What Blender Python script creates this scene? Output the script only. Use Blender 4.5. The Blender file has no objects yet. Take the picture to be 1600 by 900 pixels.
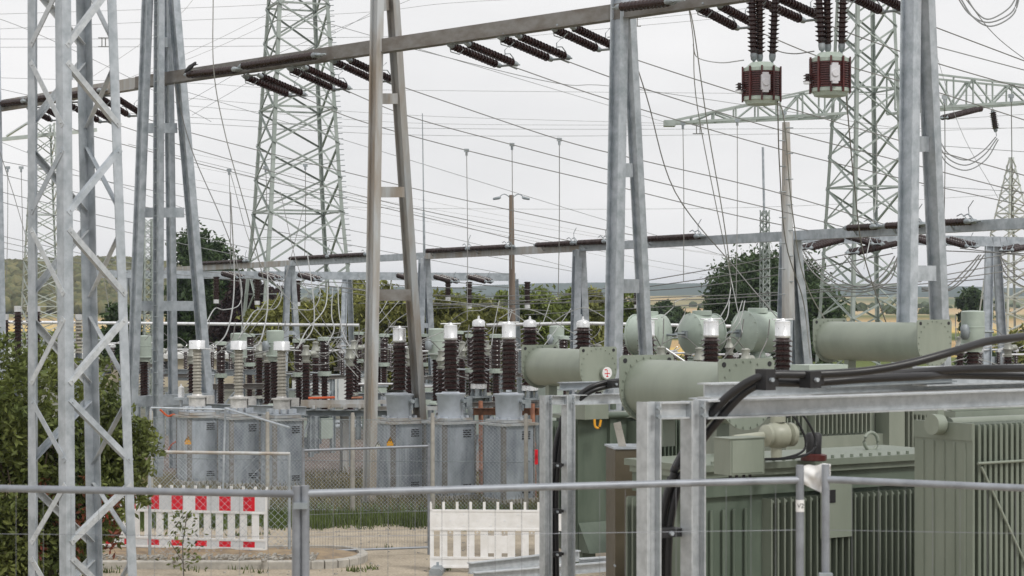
import bpy, math, random
from mathutils import Vector, Matrix
R = math.radians
random.seed(7)
sc = bpy.context.scene
COL = sc.collection
# ------------------------------------------------------------------ camera
F = 3200.0            # focal length in photo pixels (1600 wide)
CAMZ = 4.2
cam = bpy.data.cameras.new('camera'); camo = bpy.data.objects.new('camera', cam); COL.objects.link(camo)
cam.lens = 72.0; cam.sensor_width = 36.0; cam.shift_y = 0.0125
cam.clip_start = 0.1; cam.clip_end = 9000
cam.dof.use_dof = True; cam.dof.focus_distance = 44.0; cam.dof.aperture_fstop = 7.1
camo.location = (0, 0, CAMZ); camo.rotation_euler = (R(90), 0, 0)
sc.camera = camo
# ------------------------------------------------------------------ world, sun, exposure
SUN_EL, SUN_AZ = R(48), R(-140)
w = bpy.data.worlds.new("World"); sc.world = w; w.use_nodes = True
nt = w.node_tree; nt.nodes.clear()
N = nt.nodes.new
out = N('ShaderNodeOutputWorld'); bg = N('ShaderNodeBackground'); bg.inputs['Strength'].default_value = 0.1
sky = N('ShaderNodeTexSky'); sky.sky_type = 'NISHITA'; sky.sun_disc = False
sky.sun_elevation = SUN_EL; sky.sun_rotation = SUN_AZ
hs = N('ShaderNodeHueSaturation'); hs.inputs['Saturation'].default_value = 0.35
tc = N('ShaderNodeTexCoord'); mp = N('ShaderNodeMapping'); mp.inputs['Scale'].default_value = (1.0, 1.0, 3.2)
nz = N('ShaderNodeTexNoise'); nz.inputs['Scale'].default_value = 2.6; nz.inputs['Detail'].default_value = 5; nz.inputs['Roughness'].default_value = .55
rp = N('ShaderNodeValToRGB')
rp.color_ramp.elements[0].position = .3; rp.color_ramp.elements[0].color = (7.6, 7.6, 7.68, 1)
rp.color_ramp.elements[1].position = .72; rp.color_ramp.elements[1].color = (9.9, 9.75, 9.7, 1)
mx = N('ShaderNodeMix'); mx.data_type = 'RGBA'; mx.inputs['Factor'].default_value = .93
L = nt.links.new
L(sky.outputs[0], hs.inputs['Color']); L(tc.outputs['Generated'], mp.inputs[0]); L(mp.outputs[0], nz.inputs[0])
L(nz.outputs[0], rp.inputs[0]); L(hs.outputs[0], mx.inputs[6]); L(rp.outputs[0], mx.inputs[7])
L(mx.outputs[2], bg.inputs[0]); L(bg.outputs[0], out.inputs[0])
sl = bpy.data.lights.new('sun', 'SUN'); sl.energy = 1.5; sl.angle = R(11); sl.color = (1, .97, .92)
so = bpy.data.objects.new('sun', sl); COL.objects.link(so)
# sun from behind the camera, a little to the right
so.rotation_euler = (R(90) - SUN_EL, 0, R(38))
so.location = (20, -30, 60)
sc.view_settings.view_transform = 'Standard'; sc.view_settings.look = 'None'
sc.view_settings.exposure = 0.13; sc.view_settings.gamma = 1.0
sc.cycles.use_denoising = True
sc.cycles.max_bounces = 6; sc.cycles.diffuse_bounces = 3; sc.cycles.volume_bounces = 0
sc.cycles.transparent_max_bounces = 8

# ------------------------------------------------------------------ helpers
def W(px, py, d):
    return Vector(((px - 800.0) / F * d, d, CAMZ - (py - 470.0) / F * d))
def gz(x, y):
    return max(0.0, 30.0 - y) * 0.0615 if y > 0 else 1.845
YAW = R(33)
XL = Vector((math.cos(YAW), math.sin(YAW), 0)); YL = Vector((-math.sin(YAW), math.cos(YAW), 0)); Z = Vector((0, 0, 1))

class MB:
    def __init__(s): s.v = []; s.f = []; s.s = []; s.p = []
    def add(s, vs, fs, smooth=False):
        b = len(s.v); f0 = len(s.f); s.v.extend(Vector(q) for q in vs)
        for f in fs: s.f.append([b + i for i in f]); s.s.append(smooth)
        s.p.append((b, f0, len(s.v), len(s.f)))
        return s
    def obox(s, c, ax, ay, az):       # centre and three half vectors
        c = Vector(c); ax, ay, az = Vector(ax), Vector(ay), Vector(az)
        vs = [c + i*ax + j*ay + k*az for k in (-1, 1) for j in (-1, 1) for i in (-1, 1)]
        return s.add(vs, [(0,2,3,1),(4,5,7,6),(0,1,5,4),(2,6,7,3),(0,4,6,2),(1,3,7,5)])
    def box(s, c, sx, sy, sz, yaw=0.0):
        ca, sa = math.cos(yaw), math.sin(yaw)
        return s.obox(c, (ca*sx/2, sa*sx/2, 0), (-sa*sy/2, ca*sy/2, 0), (0, 0, sz/2))
    def prism(s, p0, p1, poly, u, v):
        n = len(poly); p0 = Vector(p0); p1 = Vector(p1)
        vs = [p0 + a*u + b*v for a, b in poly] + [p1 + a*u + b*v for a, b in poly]
        fs = [(i, (i+1) % n, n + (i+1) % n, n + i) for i in range(n)]
        return s.add(vs, fs + [tuple(range(n))[::-1], tuple(range(n, 2*n))])
    def _uv(s, p0, p1, side):
        d = (Vector(p1) - Vector(p0)).normalized(); u = Vector(side); u = (u - u.dot(d)*d).normalized()
        return u, d.cross(u)
    def hbeam(s, p0, p1, w, h, t, side):   # w = flange width along side, h = depth across
        u, v = s._uv(p0, p1, side); a, b, c = w/2, h/2, t*.6
        return s.prism(p0, p1, [(-a,-b),(a,-b),(a,-b+t),(c,-b+t),(c,b-t),(a,b-t),(a,b),(-a,b),(-a,b-t),(-c,b-t),(-c,-b+t),(-a,-b+t)], u, v)
    def ubeam(s, p0, p1, w, h, t, side):
        u, v = s._uv(p0, p1, side); b = h/2
        return s.prism(p0, p1, [(0,-b),(w,-b),(w,-b+t),(t,-b+t),(t,b-t),(w,b-t),(w,b),(0,b)], u, v)
    def rbeam(s, p0, p1, w, h, side):
        u, v = s._uv(p0, p1, side); a, b = w/2, h/2
        return s.prism(p0, p1, [(-a,-b),(a,-b),(a,b),(-a,b)], u, v)
    def lbeam(s, p0, p1, w, t, d1, d2):
        d1, d2 = Vector(d1).normalized(), Vector(d2).normalized()
        return s.prism(p0, p1, [(0,0),(w,0),(w,t),(t,t),(t,w),(0,w)], d1, d2)
    def lathe(s, p0, p1, prof, n=14, smooth=True, side=None):
        """prof = [(t in metres from p0, r)]"""
        p0 = Vector(p0); d = (Vector(p1) - p0).normalized()
        u = Vector(side) if side else (Vector((1,0,0)) if abs(d.x) < .8 else Vector((0,1,0)))
        u = (u - u.dot(d)*d).normalized(); v = d.cross(u)
        cs = [(math.cos(2*math.pi*i/n), math.sin(2*math.pi*i/n)) for i in range(n)]
        vs = []; 
        for t, r in prof:
            c = p0 + d*t
            vs += [c + u*(r*a) + v*(r*b) for a, b in cs]
        fs = [(k*n+i, k*n+(i+1) % n, (k+1)*n+(i+1) % n, (k+1)*n+i) for k in range(len(prof)-1) for i in range(n)]
        s.add(vs, fs, smooth)
        b = len(s.v) - len(vs); m = len(prof)-1
        s.f.append([b+i for i in range(n)][::-1]); s.s.append(False)
        s.f.append([b+m*n+i for i in range(n)]); s.s.append(False)
        a, f0, e, _ = s.p[-1]; s.p[-1] = (a, f0, e, len(s.f))
        return s
    def cyl(s, p0, p1, r, n=14, smooth=True):
        return s.lathe(p0, p1, [(0, r), ((Vector(p1)-Vector(p0)).length, r)], n, smooth)
    def tube(s, pts, r, n=6):
        pts = [Vector(p) for p in pts]; m = len(pts); vs = []
        ref = Vector((0.13, 0.2, 1)).normalized()
        for i, p in enumerate(pts):
            d = (pts[min(i+1, m-1)] - pts[max(i-1, 0)]).normalized()
            if abs(d.dot(ref)) > .95: rr = Vector((1, .1, 0))
            else: rr = ref
            u = (rr - rr.dot(d)*d).normalized(); v = d.cross(u)
            vs += [p + u*(r*math.cos(2*math.pi*k/n)) + v*(r*math.sin(2*math.pi*k/n)) for k in range(n)]
        fs = [(k*n+i, k*n+(i+1) % n, (k+1)*n+(i+1) % n, (k+1)*n+i) for k in range(m-1) for i in range(n)]
        return s.add(vs, fs, True)
    def sheds(s, p0, p1, rc, rs, pitch, n=14, slant=.5):
        Ln = (Vector(p1)-Vector(p0)).length; k = max(2, int(Ln/pitch)); q = Ln/k; prof = []
        for i in range(k):
            r = rs if i % 2 == 0 else rs*.93 + rc*.07
            prof += [(i*q + .05*q, rc), (i*q + .30*q, rc), (i*q + (.30-.22*slant)*q, r), (i*q + (.42-.22*slant)*q, r), (i*q + .72*q, rc)]
        prof.append((Ln, rc))
        return s.lathe(p0, p1, prof, n, True)

ORG = {}
NOSPLIT = set('tank lid radiator mesh bracing crown trunk foliage bolt louvre button corner_angle door stand winding bolt_symbol wall base_flange lid_channel plinth roof_plate side_panel tank_skirt panel tension_wire insulator lock'.split())
def islands(mb):
    """clusters of primitives whose boxes touch"""
    P = mb.p; n = len(P)
    if n < 2 or n > 300: return None
    B = []
    for a, fa, b, fb in P:
        q = mb.v[a:b]; e = .002; B.append((min(v.x for v in q)-e, min(v.y for v in q)-e, min(v.z for v in q)-e, max(v.x for v in q)+e, max(v.y for v in q)+e, max(v.z for v in q)+e))
    par = list(range(n))
    def f(i):
        while par[i] != i: i = par[i]
        return i
    for i in range(n):
        for j in range(i):
            A, C = B[i], B[j]
            if A[0] <= C[3] and C[0] <= A[3] and A[1] <= C[4] and C[1] <= A[4] and A[2] <= C[5] and C[2] <= A[5]: par[f(i)] = f(j)
    g = {}
    for i in range(n): g.setdefault(f(i), []).append(i)
    return list(g.values()) if len(g) > 1 else None
def build(name, mb, mat, parent=None, loc=None):
    if parent is not None and name not in NOSPLIT:
        g = islands(mb)
        if g and len(g) <= 60:
            first = None
            for grp in g:
                m = MB()
                for k in grp:
                    a, fa, b, fb = mb.p[k]; base = len(m.v) - a; m.v += mb.v[a:b]
                    m.f += [[i+base for i in q] for q in mb.f[fa:fb]]; m.s += mb.s[fa:fb]
                o = build1(name, m, mat, parent); first = first or o
            return first
    return build1(name, mb, mat, parent, loc)
def build1(name, mb, mat, parent=None, loc=None):
    """one mesh object; vertices are given in world space"""
    org = ORG[parent.name] if parent is not None else Vector(loc if loc is not None else (0, 0, 0))
    me = bpy.data.meshes.new(name)
    me.from_pydata([tuple(q - org) for q in mb.v], [], mb.f)
    me.polygons.foreach_set('use_smooth', mb.s)
    me.materials.append(mat); me.update()
    if any(mb.s) and len(mb.f) < 60000: me.set_sharp_from_angle(angle=R(50))
    o = bpy.data.objects.new(name, me); COL.objects.link(o)
    if parent is not None: o.parent = parent
    else: o.location = org
    ORG[o.name] = org
    return o
def tag(o, label=None, cat=None, group=None, kind=None):
    if label: o['label'] = label
    if cat: o['category'] = cat
    if group: o['group'] = group
    if kind: o['kind'] = kind
    return o
def thing(name, label, cat, loc, group=None):
    o = bpy.data.objects.new(name, None); COL.objects.link(o); o.location = loc; o.empty_display_size = .3
    ORG[o.name] = Vector(loc)
    return tag(o, label, cat, group)
def single(name, mb, mat, label, cat, loc=None, group=None):
    if loc is None:
        loc = Vector((sum(q.x for q in mb.v)/len(mb.v), sum(q.y for q in mb.v)/len(mb.v), min(q.z for q in mb.v)))
    return tag(build(name, mb, mat, None, loc), label, cat, group)
def copy_tree(o, parent=None):
    c = o.copy(); COL.objects.link(c); c.parent = parent; ORG[c.name] = ORG[o.name].copy()
    for ch in [q for q in COL.objects if q.parent == o]: copy_tree(ch, c)
    return c
def place(proto, first, loc, label, yaw=0.0, scale=1.0, group=None):
    o = proto if first else copy_tree(proto)
    o.location = loc; o.rotation_euler = (0, 0, yaw); o.scale = (scale,)*3; o['label'] = label
    if group: o['group'] = group
    ORG[o.name] = Vector(loc)
    return o
ORD = ['first','second','third','fourth','fifth','sixth','seventh','eighth','ninth','tenth','eleventh','twelfth','thirteenth','fourteenth','fifteenth','sixteenth','seventeenth','eighteenth','nineteenth','twentieth','twenty-first','twenty-second','twenty-third','twenty-fourth','twenty-fifth','twenty-sixth','twenty-seventh','twenty-eighth','twenty-ninth','thirtieth']

def spline(pts, step=8):
    """Catmull-Rom through world points"""
    pts = [Vector(p) for p in pts]
    if len(pts) == 2: return pts
    P = [2*pts[0]-pts[1]] + pts + [2*pts[-1]-pts[-2]]; o = []
    for i in range(1, len(P)-2):
        a, b, c, d = P[i-1:i+3]
        for k in range(step):
            t = k/step
            o.append(.5*((2*b) + (c-a)*t + (2*a-5*b+4*c-d)*t*t + (3*b-a-3*c+d)*t**3))
    return o + [pts[-1]]
def sag(p0, p1, s, n=12):
    p0, p1 = Vector(p0), Vector(p1)
    return [p0.lerp(p1, i/n) - Z*(4*s*(i/n)*(1-i/n)) for i in range(n+1)]

# ------------------------------------------------------------------ materials
def mat(name, col, rough=.5, metal=0.0, var=.12, scale=3.0, bump=0.0, bscale=40.0, col2=None, streak=1.0, spec=.5, island=0.0, coat=0.0, detail=6):
    m = bpy.data.materials.new(name); m.use_nodes = True; t = m.node_tree; n = t.nodes; l = t.links
    b = n['Principled BSDF']; b.inputs['Roughness'].default_value = rough; b.inputs['Metallic'].default_value = metal
    b.inputs['Specular IOR Level'].default_value = spec; b.inputs['Coat Weight'].default_value = coat
    g = n.new('ShaderNodeNewGeometry'); mp = n.new('ShaderNodeMapping'); mp.inputs['Scale'].default_value = (scale, scale, scale*streak)
    l.new(g.outputs['Position'], mp.inputs[0])
    z = n.new('ShaderNodeTexNoise'); z.inputs['Scale'].default_value = 1; z.inputs['Detail'].default_value = detail; z.inputs['Roughness'].default_value = .62
    l.new(mp.outputs[0], z.inputs[0])
    r = n.new('ShaderNodeValToRGB'); c = Vector(col)
    c2 = Vector(col2) if col2 else c*(1-var)
    r.color_ramp.elements[0].position = .36; r.color_ramp.elements[0].color = (*(c2), 1)
    r.color_ramp.elements[1].position = .62; r.color_ramp.elements[1].color = (*(c*(1 + (0 if col2 else var*.6))), 1)
    l.new(z.outputs[0], r.inputs[0]); src = r.outputs[0]
    if island:
        x = n.new('ShaderNodeMix'); x.data_type = 'RGBA'; x.blend_type = 'MULTIPLY'; x.inputs[0].default_value = 1
        mr = n.new('ShaderNodeMapRange'); mr.inputs[3].default_value = 1-island; mr.inputs[4].default_value = 1+island
        l.new(g.outputs['Random Per Island'], mr.inputs[0]); l.new(mr.outputs[0], x.inputs[7]); l.new(src, x.inputs[6]); src = x.outputs[2]
    oi = n.new('ShaderNodeObjectInfo'); xr = n.new('ShaderNodeMapRange'); xr.inputs[3].default_value = .88; xr.inputs[4].default_value = 1.1
    xm = n.new('ShaderNodeMix'); xm.data_type = 'RGBA'; xm.blend_type = 'MULTIPLY'; xm.inputs[0].default_value = 1
    l.new(oi.outputs['Random'], xr.inputs[0]); l.new(xr.outputs[0], xm.inputs[7]); l.new(src, xm.inputs[6]); src = xm.outputs[2]
    l.new(src, b.inputs['Base Color'])
    mr = n.new('ShaderNodeMapRange'); mr.inputs[1].default_value = .3; mr.inputs[2].default_value = .7
    mr.inputs[3].default_value = rough*.8; mr.inputs[4].default_value = min(1, rough*1.25)
    l.new(z.outputs[0], mr.inputs[0]); l.new(mr.outputs[0], b.inputs['Roughness'])
    if bump:
        z2 = n.new('ShaderNodeTexNoise'); z2.inputs['Scale'].default_value = bscale; z2.inputs['Detail'].default_value = 4
        l.new(g.outputs['Position'], z2.inputs[0]); bp = n.new('ShaderNodeBump'); bp.inputs['Strength'].default_value = bump; bp.inputs['Distance'].default_value = .02
        l.new(z2.outputs[0], bp.inputs['Height']); l.new(bp.outputs[0], b.inputs['Normal'])
    return m
M = {}
M['galv'] = mat('galvanized_steel', (.50, .54, .58), .48, .35, .30, 5, col2=(.33, .37, .40))
M['galv_new'] = mat('galvanized_steel_new', (.56, .59, .61), .42, .3, .3, 14, col2=(.43, .46, .48))
M['galv_pipe'] = mat('galvanized_fence_pipe', (.27, .29, .32), .45, .3, .2, 9)
M['galv_wire'] = mat('fence_wire', (.22, .23, .25), .5, .3, .2, 9)
M['galv_dark'] = mat('galvanized_steel_weathered', (.38, .42, .44), .55, .3, .3, 4, col2=(.22, .25, .27))
M['galv_rust'] = mat('galvanized_steel_rusty', (.47, .49, .50), .6, .2, .2, 2.6, col2=(.32, .275, .225), streak=.18)
M['beam_brown'] = mat('brown_stained_girder', (.27, .265, .255), .65, .1, .2, 2.0, col2=(.165, .145, .125), streak=2)
M['rust'] = mat('rust_brown_steel', (.26, .13, .075), .75, .1, .2, 5, col2=(.13, .06, .035))
M['copper'] = mat('red_primer_pipe', (.48, .22, .13), .6, .1, .2, 7, col2=(.30, .13, .08))
M['porc'] = mat('brown_porcelain', (.034, .018, .017), .26, 0, .3, 5, spec=.45, coat=.08)
M['porc_red'] = mat('red_brown_varnish', (.075, .016, .014), .35, 0, .3, 6)
M['comp'] = mat('grey_beige_insulator', (.36, .34, .29), .4, 0, .2, 6)
M['alu'] = mat('bright_aluminium', (.80, .81, .82), .30, .55, .08, 6)
M['stain'] = mat('stainless_flange', (.60, .59, .57), .4, .2, .2, 8)
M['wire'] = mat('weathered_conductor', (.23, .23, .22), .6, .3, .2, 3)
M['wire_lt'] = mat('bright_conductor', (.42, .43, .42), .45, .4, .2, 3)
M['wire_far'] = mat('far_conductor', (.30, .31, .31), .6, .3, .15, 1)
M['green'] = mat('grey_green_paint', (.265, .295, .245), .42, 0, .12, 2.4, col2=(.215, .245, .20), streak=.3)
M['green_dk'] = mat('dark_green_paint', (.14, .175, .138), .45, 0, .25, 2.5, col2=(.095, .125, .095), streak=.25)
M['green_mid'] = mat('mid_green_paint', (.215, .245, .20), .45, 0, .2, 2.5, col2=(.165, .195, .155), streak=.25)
M['green_lt'] = mat('pale_green_paint', (.44, .51, .45), .42, 0, .14, 2.2, col2=(.36, .42, .37))
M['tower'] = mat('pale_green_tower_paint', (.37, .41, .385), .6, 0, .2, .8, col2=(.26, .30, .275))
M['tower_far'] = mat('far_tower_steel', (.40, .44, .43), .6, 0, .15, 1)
M['brown'] = mat('olive_brown_enamel', (.098, .082, .055), .38, 0, .1, 3)
M['cab'] = mat('weathered_zinc_cabinet', (.46, .50, .55), .5, .3, .3, 3.6, col2=(.23, .26, .30), streak=.3)
M['turret'] = mat('pale_blue_grey_paint', (.47, .51, .56), .42, .1, .12, 4)
M['rubber'] = mat('black_cable_rubber', (.018, .018, .02), .38, 0, .1, 4)
M['black'] = mat('black_plastic', (.02, .02, .022), .5, 0, .1, 4)
M['white'] = mat('white_plastic', (.88, .88, .88), .45, 0, .06, 7, col2=(.79, .785, .77))
M['white_dirty'] = mat('white_banner_fabric', (.72, .72, .71), .8, 0, .12, 8)
M['reflect'] = mat('white_reflective_foil', (.72, .74, .76), .35, 0, .06, 30)
M['red'] = mat('red_reflective_foil', (.72, .012, .03), .35, 0, .12, 20)
M['yellow'] = mat('yellow_sign', (.75, .36, .02), .5, 0, .1, 10)
M['palesign'] = mat('faded_sign', (.62, .62, .52), .5, 0, .1, 10)
M['orange'] = mat('orange_cable', (.55, .10, .03), .5, 0, .1, 10)
M['wood'] = mat('weathered_wood_pole', (.22, .17, .13), .8, 0, .3, 4, col2=(.12, .09, .07), streak=.1)
M['concrete'] = mat('concrete', (.40, .38, .34), .85, 0, .2, 6, bump=.3)
M['plaster'] = mat('cream_plaster', (.60, .53, .40), .8, 0, .08, 2)
M['wall_white'] = mat('white_wall', (.62, .64, .63), .7, 0, .08, 2)
M['roof'] = mat('roof_edge', (.62, .62, .60), .7, 0, .1, 2)
M['glass'] = mat('dark_window', (.03, .035, .04), .1, 0, .1, 2)
M['bark'] = mat('bark', (.09, .07, .05), .9, 0, .3, 4)
M['bird'] = mat('black_feathers', (.02, .02, .022), .5, 0, .1, 9)
def leafmat(name, c1, c2, isl=.45, trans=.25):
    m = mat(name, c1, .55, 0, .3, .9, col2=c2, island=isl, spec=.35)
    t = m.node_tree; b = t.nodes['Principled BSDF']; o = t.nodes['Material Output']
    tr = t.nodes.new('ShaderNodeBsdfTranslucent'); ms = t.nodes.new('ShaderNodeMixShader'); ms.inputs[0].default_value = trans
    t.links.new(b.inputs['Base Color'].links[0].from_socket, tr.inputs[0])
    t.links.new(b.outputs[0], ms.inputs[1]); t.links.new(tr.outputs[0], ms.inputs[2]); t.links.new(ms.outputs[0], o.inputs[0])
    return m
M['leaf_bush'] = leafmat('bush_leaves', (.21, .24, .07), (.085, .115, .034), .6, .4)
M['leaf_dark'] = leafmat('dark_tree_leaves', (.070, .110, .040), (.034, .062, .024), .5)
M['leaf_olive'] = leafmat('olive_leaves', (.27, .27, .075), (.13, .145, .042), .5)
M['leaf_lime'] = leafmat('fresh_leaves', (.24, .29, .07), (.11, .15, .035), .5)
M['leaf_purple'] = leafmat('copper_beech_leaves', (.060, .032, .030), (.028, .016, .018), .5)
M['leaf_red'] = leafmat('autumn_leaves', (.20, .035, .02), (.10, .05, .02), .5)
M['grass'] = leafmat('grass_blades', (.115, .155, .04), (.07, .095, .028), .5)
M['grass_dry'] = leafmat('dry_grass_blades', (.20, .16, .075), (.11, .10, .04), .5)
M['far_bush'] = mat('far_bush_leaves', (.085, .11, .04), .9, 0, .3, .4, bump=1, bscale=1, col2=(.04, .06, .025), island=.3, spec=.1)
M['forest'] = mat('forest_canopy', (.17, .155, .075), .9, 0, .3, .5, bump=1, bscale=1.2, col2=(.075, .092, .042), island=.4, spec=.1)
# ------------------------------------------------------------------ ground, hills
def ground_material():
    m = bpy.data.materials.new('ground_surface'); m.use_nodes = True; t = m.node_tree; n = t.nodes; l = t.links
    b = n['Principled BSDF']; b.inputs['Roughness'].default_value = .95; b.inputs['Specular IOR Level'].default_value = .15
    g = n.new('ShaderNodeNewGeometry'); sx = n.new('ShaderNodeSeparateXYZ'); l.new(g.outputs['Position'], sx.inputs[0])
    def mth(op, a, c=None):
        k = n.new('ShaderNodeMath'); k.operation = op
        for i, q in enumerate((a, c)):
            if q is None: continue
            if isinstance(q, (int, float)): k.inputs[i].default_value = q
            else: l.new(q, k.inputs[i])
        return k.outputs[0]
    def noise(s, det=5):
        k = n.new('ShaderNodeTexNoise'); k.inputs['Scale'].default_value = s; k.inputs['Detail'].default_value = det
        l.new(g.outputs['Position'], k.inputs[0]); return k.outputs[0]
    y = mth('MAXIMUM', sx.outputs[1], 20.0)
    skew = mth('MULTIPLY', sx.outputs[0], .10)
    nn = mth('MULTIPLY', mth('SUBTRACT', noise(.55), .5), mth('MULTIPLY', y, .035))
    yy = mth('ADD', mth('ADD', y, skew), nn)
    tt = mth('SUBTRACT', 1.0, mth('DIVIDE', 30.0, yy))
    r = n.new('ShaderNodeValToRGB'); cr = r.color_ramp; cr.interpolation = 'LINEAR'
    sand=(.40,.345,.27); gr=(.085,.115,.035); dry=(.15,.13,.055); grav=(.19,.155,.135); grey=(.17,.17,.14)
    mead=(.13,.16,.05); tan=(.47,.33,.17); yel=(.62,.44,.14); green=(.10,.13,.045); stub=(.50,.40,.24)
    stops=[(0,sand),(.212,sand),(.225,gr),(.285,gr),(.30,dry),(.375,dry),(.40,grav),(.50,grav),(.54,grey),(.70,grey),(.74,mead),(.805,mead),
           (.812,yel),(.835,yel),(.840,tan),(.862,tan),(.866,green),(.888,mead),(.894,yel),(.918,stub),(.930,tan),(.948,green),(.955,stub),(.972,tan),(.978,green),(.985,stub),(.993,green)]
    cr.elements[0].position = 0; cr.elements[0].color = (*sand, 1); cr.elements[1].position = .993; cr.elements[1].color = (*green, 1)
    for p, c in stops[1:-1]:
        e = cr.elements.new(p); e.color = (*c, 1)
    l.new(tt, r.inputs[0])
    f1 = noise(2.2, 8); f2 = noise(24, 6)
    vv = mth('ADD', mth('MULTIPLY', mth('SUBTRACT', f1, .5), .9), mth('MULTIPLY', mth('SUBTRACT', f2, .5), 1.1))
    fac = mth('ADD', 1.0, vv)
    x = n.new('ShaderNodeMix'); x.data_type = 'RGBA'; x.blend_type = 'MULTIPLY'; x.inputs[0].default_value = 1
    l.new(r.outputs[0], x.inputs[6]); l.new(fac, x.inputs[7]); l.new(x.outputs[2], b.inputs['Base Color'])
    bp = n.new('ShaderNodeBump'); bp.inputs['Strength'].default_value = .5; bp.inputs['Distance'].default_value = .05
    l.new(f2, bp.inputs['Height']); l.new(bp.outputs[0], b.inputs['Normal'])
    return m
gm = ground_material()
mb = MB(); ys = [-60, 0, 6, 12, 18, 24, 30, 36, 45, 60, 100, 200, 500, 1000, 2000, 4500]; xs = [-2500, -600, -100, -30, -10, 0, 10, 30, 100, 600, 2500]
vs = [(x, y, gz(x, y)) for y in ys for x in xs]; nx = len(xs)
mb.add(vs, [(j*nx+i, j*nx+i+1, (j+1)*nx+i+1, (j+1)*nx+i) for j in range(len(ys)-1) for i in range(nx-1)])
tag(build('ground', mb, gm), kind='structure')
def hill(name, y0, y1, hf, mt, x0, x1, nx=90, ny=10):
    mb = MB(); vs = []
    for j in range(ny+1):
        t = j/ny
        for i in range(nx+1):
            x = x0 + (x1-x0)*i/nx; y = y0 + (y1-y0)*t
            h = hf(x) * math.sin(min(t*1.35, 1)*math.pi/2)
            h += .9*math.sin(x*.031+t*3)*t + .5*math.sin(x*.083+1+t*5)*t
            vs.append((x, y, h-.6))
    mb.add(vs, [(j*(nx+1)+i, j*(nx+1)+i+1, (j+1)*(nx+1)+i+1, (j+1)*(nx+1)+i) for j in range(ny) for i in range(nx)], True)
    return tag(build(name, mb, mt), kind='structure')
def sstep(a, b, x): t = min(1, max(0, (x-a)/(b-a))); return t*t*(3-2*t)
m_hill = mat('far_hill_cover', (.07, .10, .085), .95, 0, .3, .006, col2=(.045, .065, .045), spec=.05)
m_hill2 = mat('far_hill_fields', (.50, .38, .19), .95, 0, .3, .0045, col2=(.13, .16, .07), spec=.05, detail=2)
hfar = lambda x: 24 + 5*math.sin(x*.0021+1.2) + 3*math.sin(x*.006) + 1.6*math.sin(x*.021)
hmid = lambda x: 6.5 + 2*math.sin(x*.004+.4) + 1.0*math.sin(x*.011)
hill('hill', 2300, 3300, hfar, m_hill, -2600, 2600, 200)
hill('hill', 1500, 2100, hmid, m_hill2, -2000, 2000, 160)
hleft = lambda x: 17.5*(1-sstep(-175, -70, x)) + 1.5*math.sin(x*.03)
hill('hill', 640, 980, hleft, m_hill, -900, -40, 80, 12)
# wood on the left hill: one canopy mass
ico = []
def icosphere():
    import bmesh
    bm = bmesh.new(); bmesh.ops.create_icosphere(bm, subdivisions=2, radius=1)
    v = [q.co.copy() for q in bm.verts]; f = [[a.index for a in p.verts] for p in bm.faces]; bm.free(); return v, f
IV, IF = icosphere()
rnd = random.Random(3)
def blob(mb, c, r, h, rg):
    ph = rg.random()*9
    mb.add([Vector(c) + Vector((q.x*r, q.y*r, q.z*h)) * (1 + .20*math.sin(5*q.x+ph)*math.cos(4*q.y-ph) + .12*math.sin(9*q.z+7*q.x+ph) + rg.uniform(-.07, .07)) for q in IV], IF, True)
mb = MB()
for i in range(4200):
    y = rnd.uniform(645, 930); x = rnd.uniform(-.27*y, -60)
    h = hleft(x)*math.sin(min((y-640)/340*1.35, 1)*math.pi/2)
    if hleft(x) < 2 and rnd.random() < .6: continue
    r = rnd.uniform(1.3, 3.0); blob(mb, (x, y, h+r*.5), r, r*rnd.uniform(.8, 1.3), rnd)
tag(build('wood', mb, M['forest']), 'mixed green wood covering the hillside beyond the yellow field', 'wood', kind='stuff')
mb = MB()
for i in range(420):
    y = rnd.choice((640, 820, 1150, 1400)) + rnd.uniform(-25, 25); x = rnd.uniform(-.28, .28)*y
    if math.sin(x*.02 + y) < -.1: continue
    r = rnd.uniform(1.0, 2.4); blob(mb, (x, y, r*.5), r*1.3, r, rnd)
tag(build('hedgerow', mb, M['far_bush']), 'dark hedgerows and scrub between the far stubble fields', 'hedge', kind='stuff')

# ------------------------------------------------------------------ foliage
def leaf(mb, c, s, rg, up=.3):
    n = Vector((rg.gauss(0,1), rg.gauss(0,1), rg.gauss(0,1)+up)).normalized()
    a = n.orthogonal().normalized(); b = n.cross(a); t = rg.uniform(0, 6.28)
    a, b = a*math.cos(t)+b*math.sin(t), b*math.cos(t)-a*math.sin(t)
    i = len(mb.v); l, w_ = s, s*.42
    mb.v += [c-a*l, c+b*w_-n*s*.1, c+a*l, c-b*w_-n*s*.1]; mb.f.append([i, i+1, i+2, i+3]); mb.s.append(False)
def crown(mb, c, rx, ry, rz, nleaf, ls, rg, clump=.18, nclump=None):
    nc = nclump or max(12, int(nleaf/60)); cl = []
    ph = [rg.uniform(0, 6.28) for _ in range(4)]
    for i in range(nc):
        while True:
            p = Vector((rg.uniform(-1,1), rg.uniform(-1,1), rg.uniform(-1,1)))
            if .25 < p.length < 1: break
        k = 1 + .16*math.sin(3*math.atan2(p.y, p.x)+ph[0]) + .14*math.sin(5*p.z+ph[1]+2*p.x)
        cl.append((Vector((p.x*rx*k, p.y*ry*k, p.z*rz*k)), rg.uniform(.55, 1.35)))
    per = int(nleaf/nc); m = min(rx, ry, rz)
    for p, q in cl:
        for j in range(int(per*q)):
            g = Vector((rg.gauss(0,1), rg.gauss(0,1), rg.gauss(0,.75)))*(clump*m*q)
            leaf(mb, Vector(c)+p+g, ls*rg.uniform(.6, 1.3), rg)
    return cl
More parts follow.
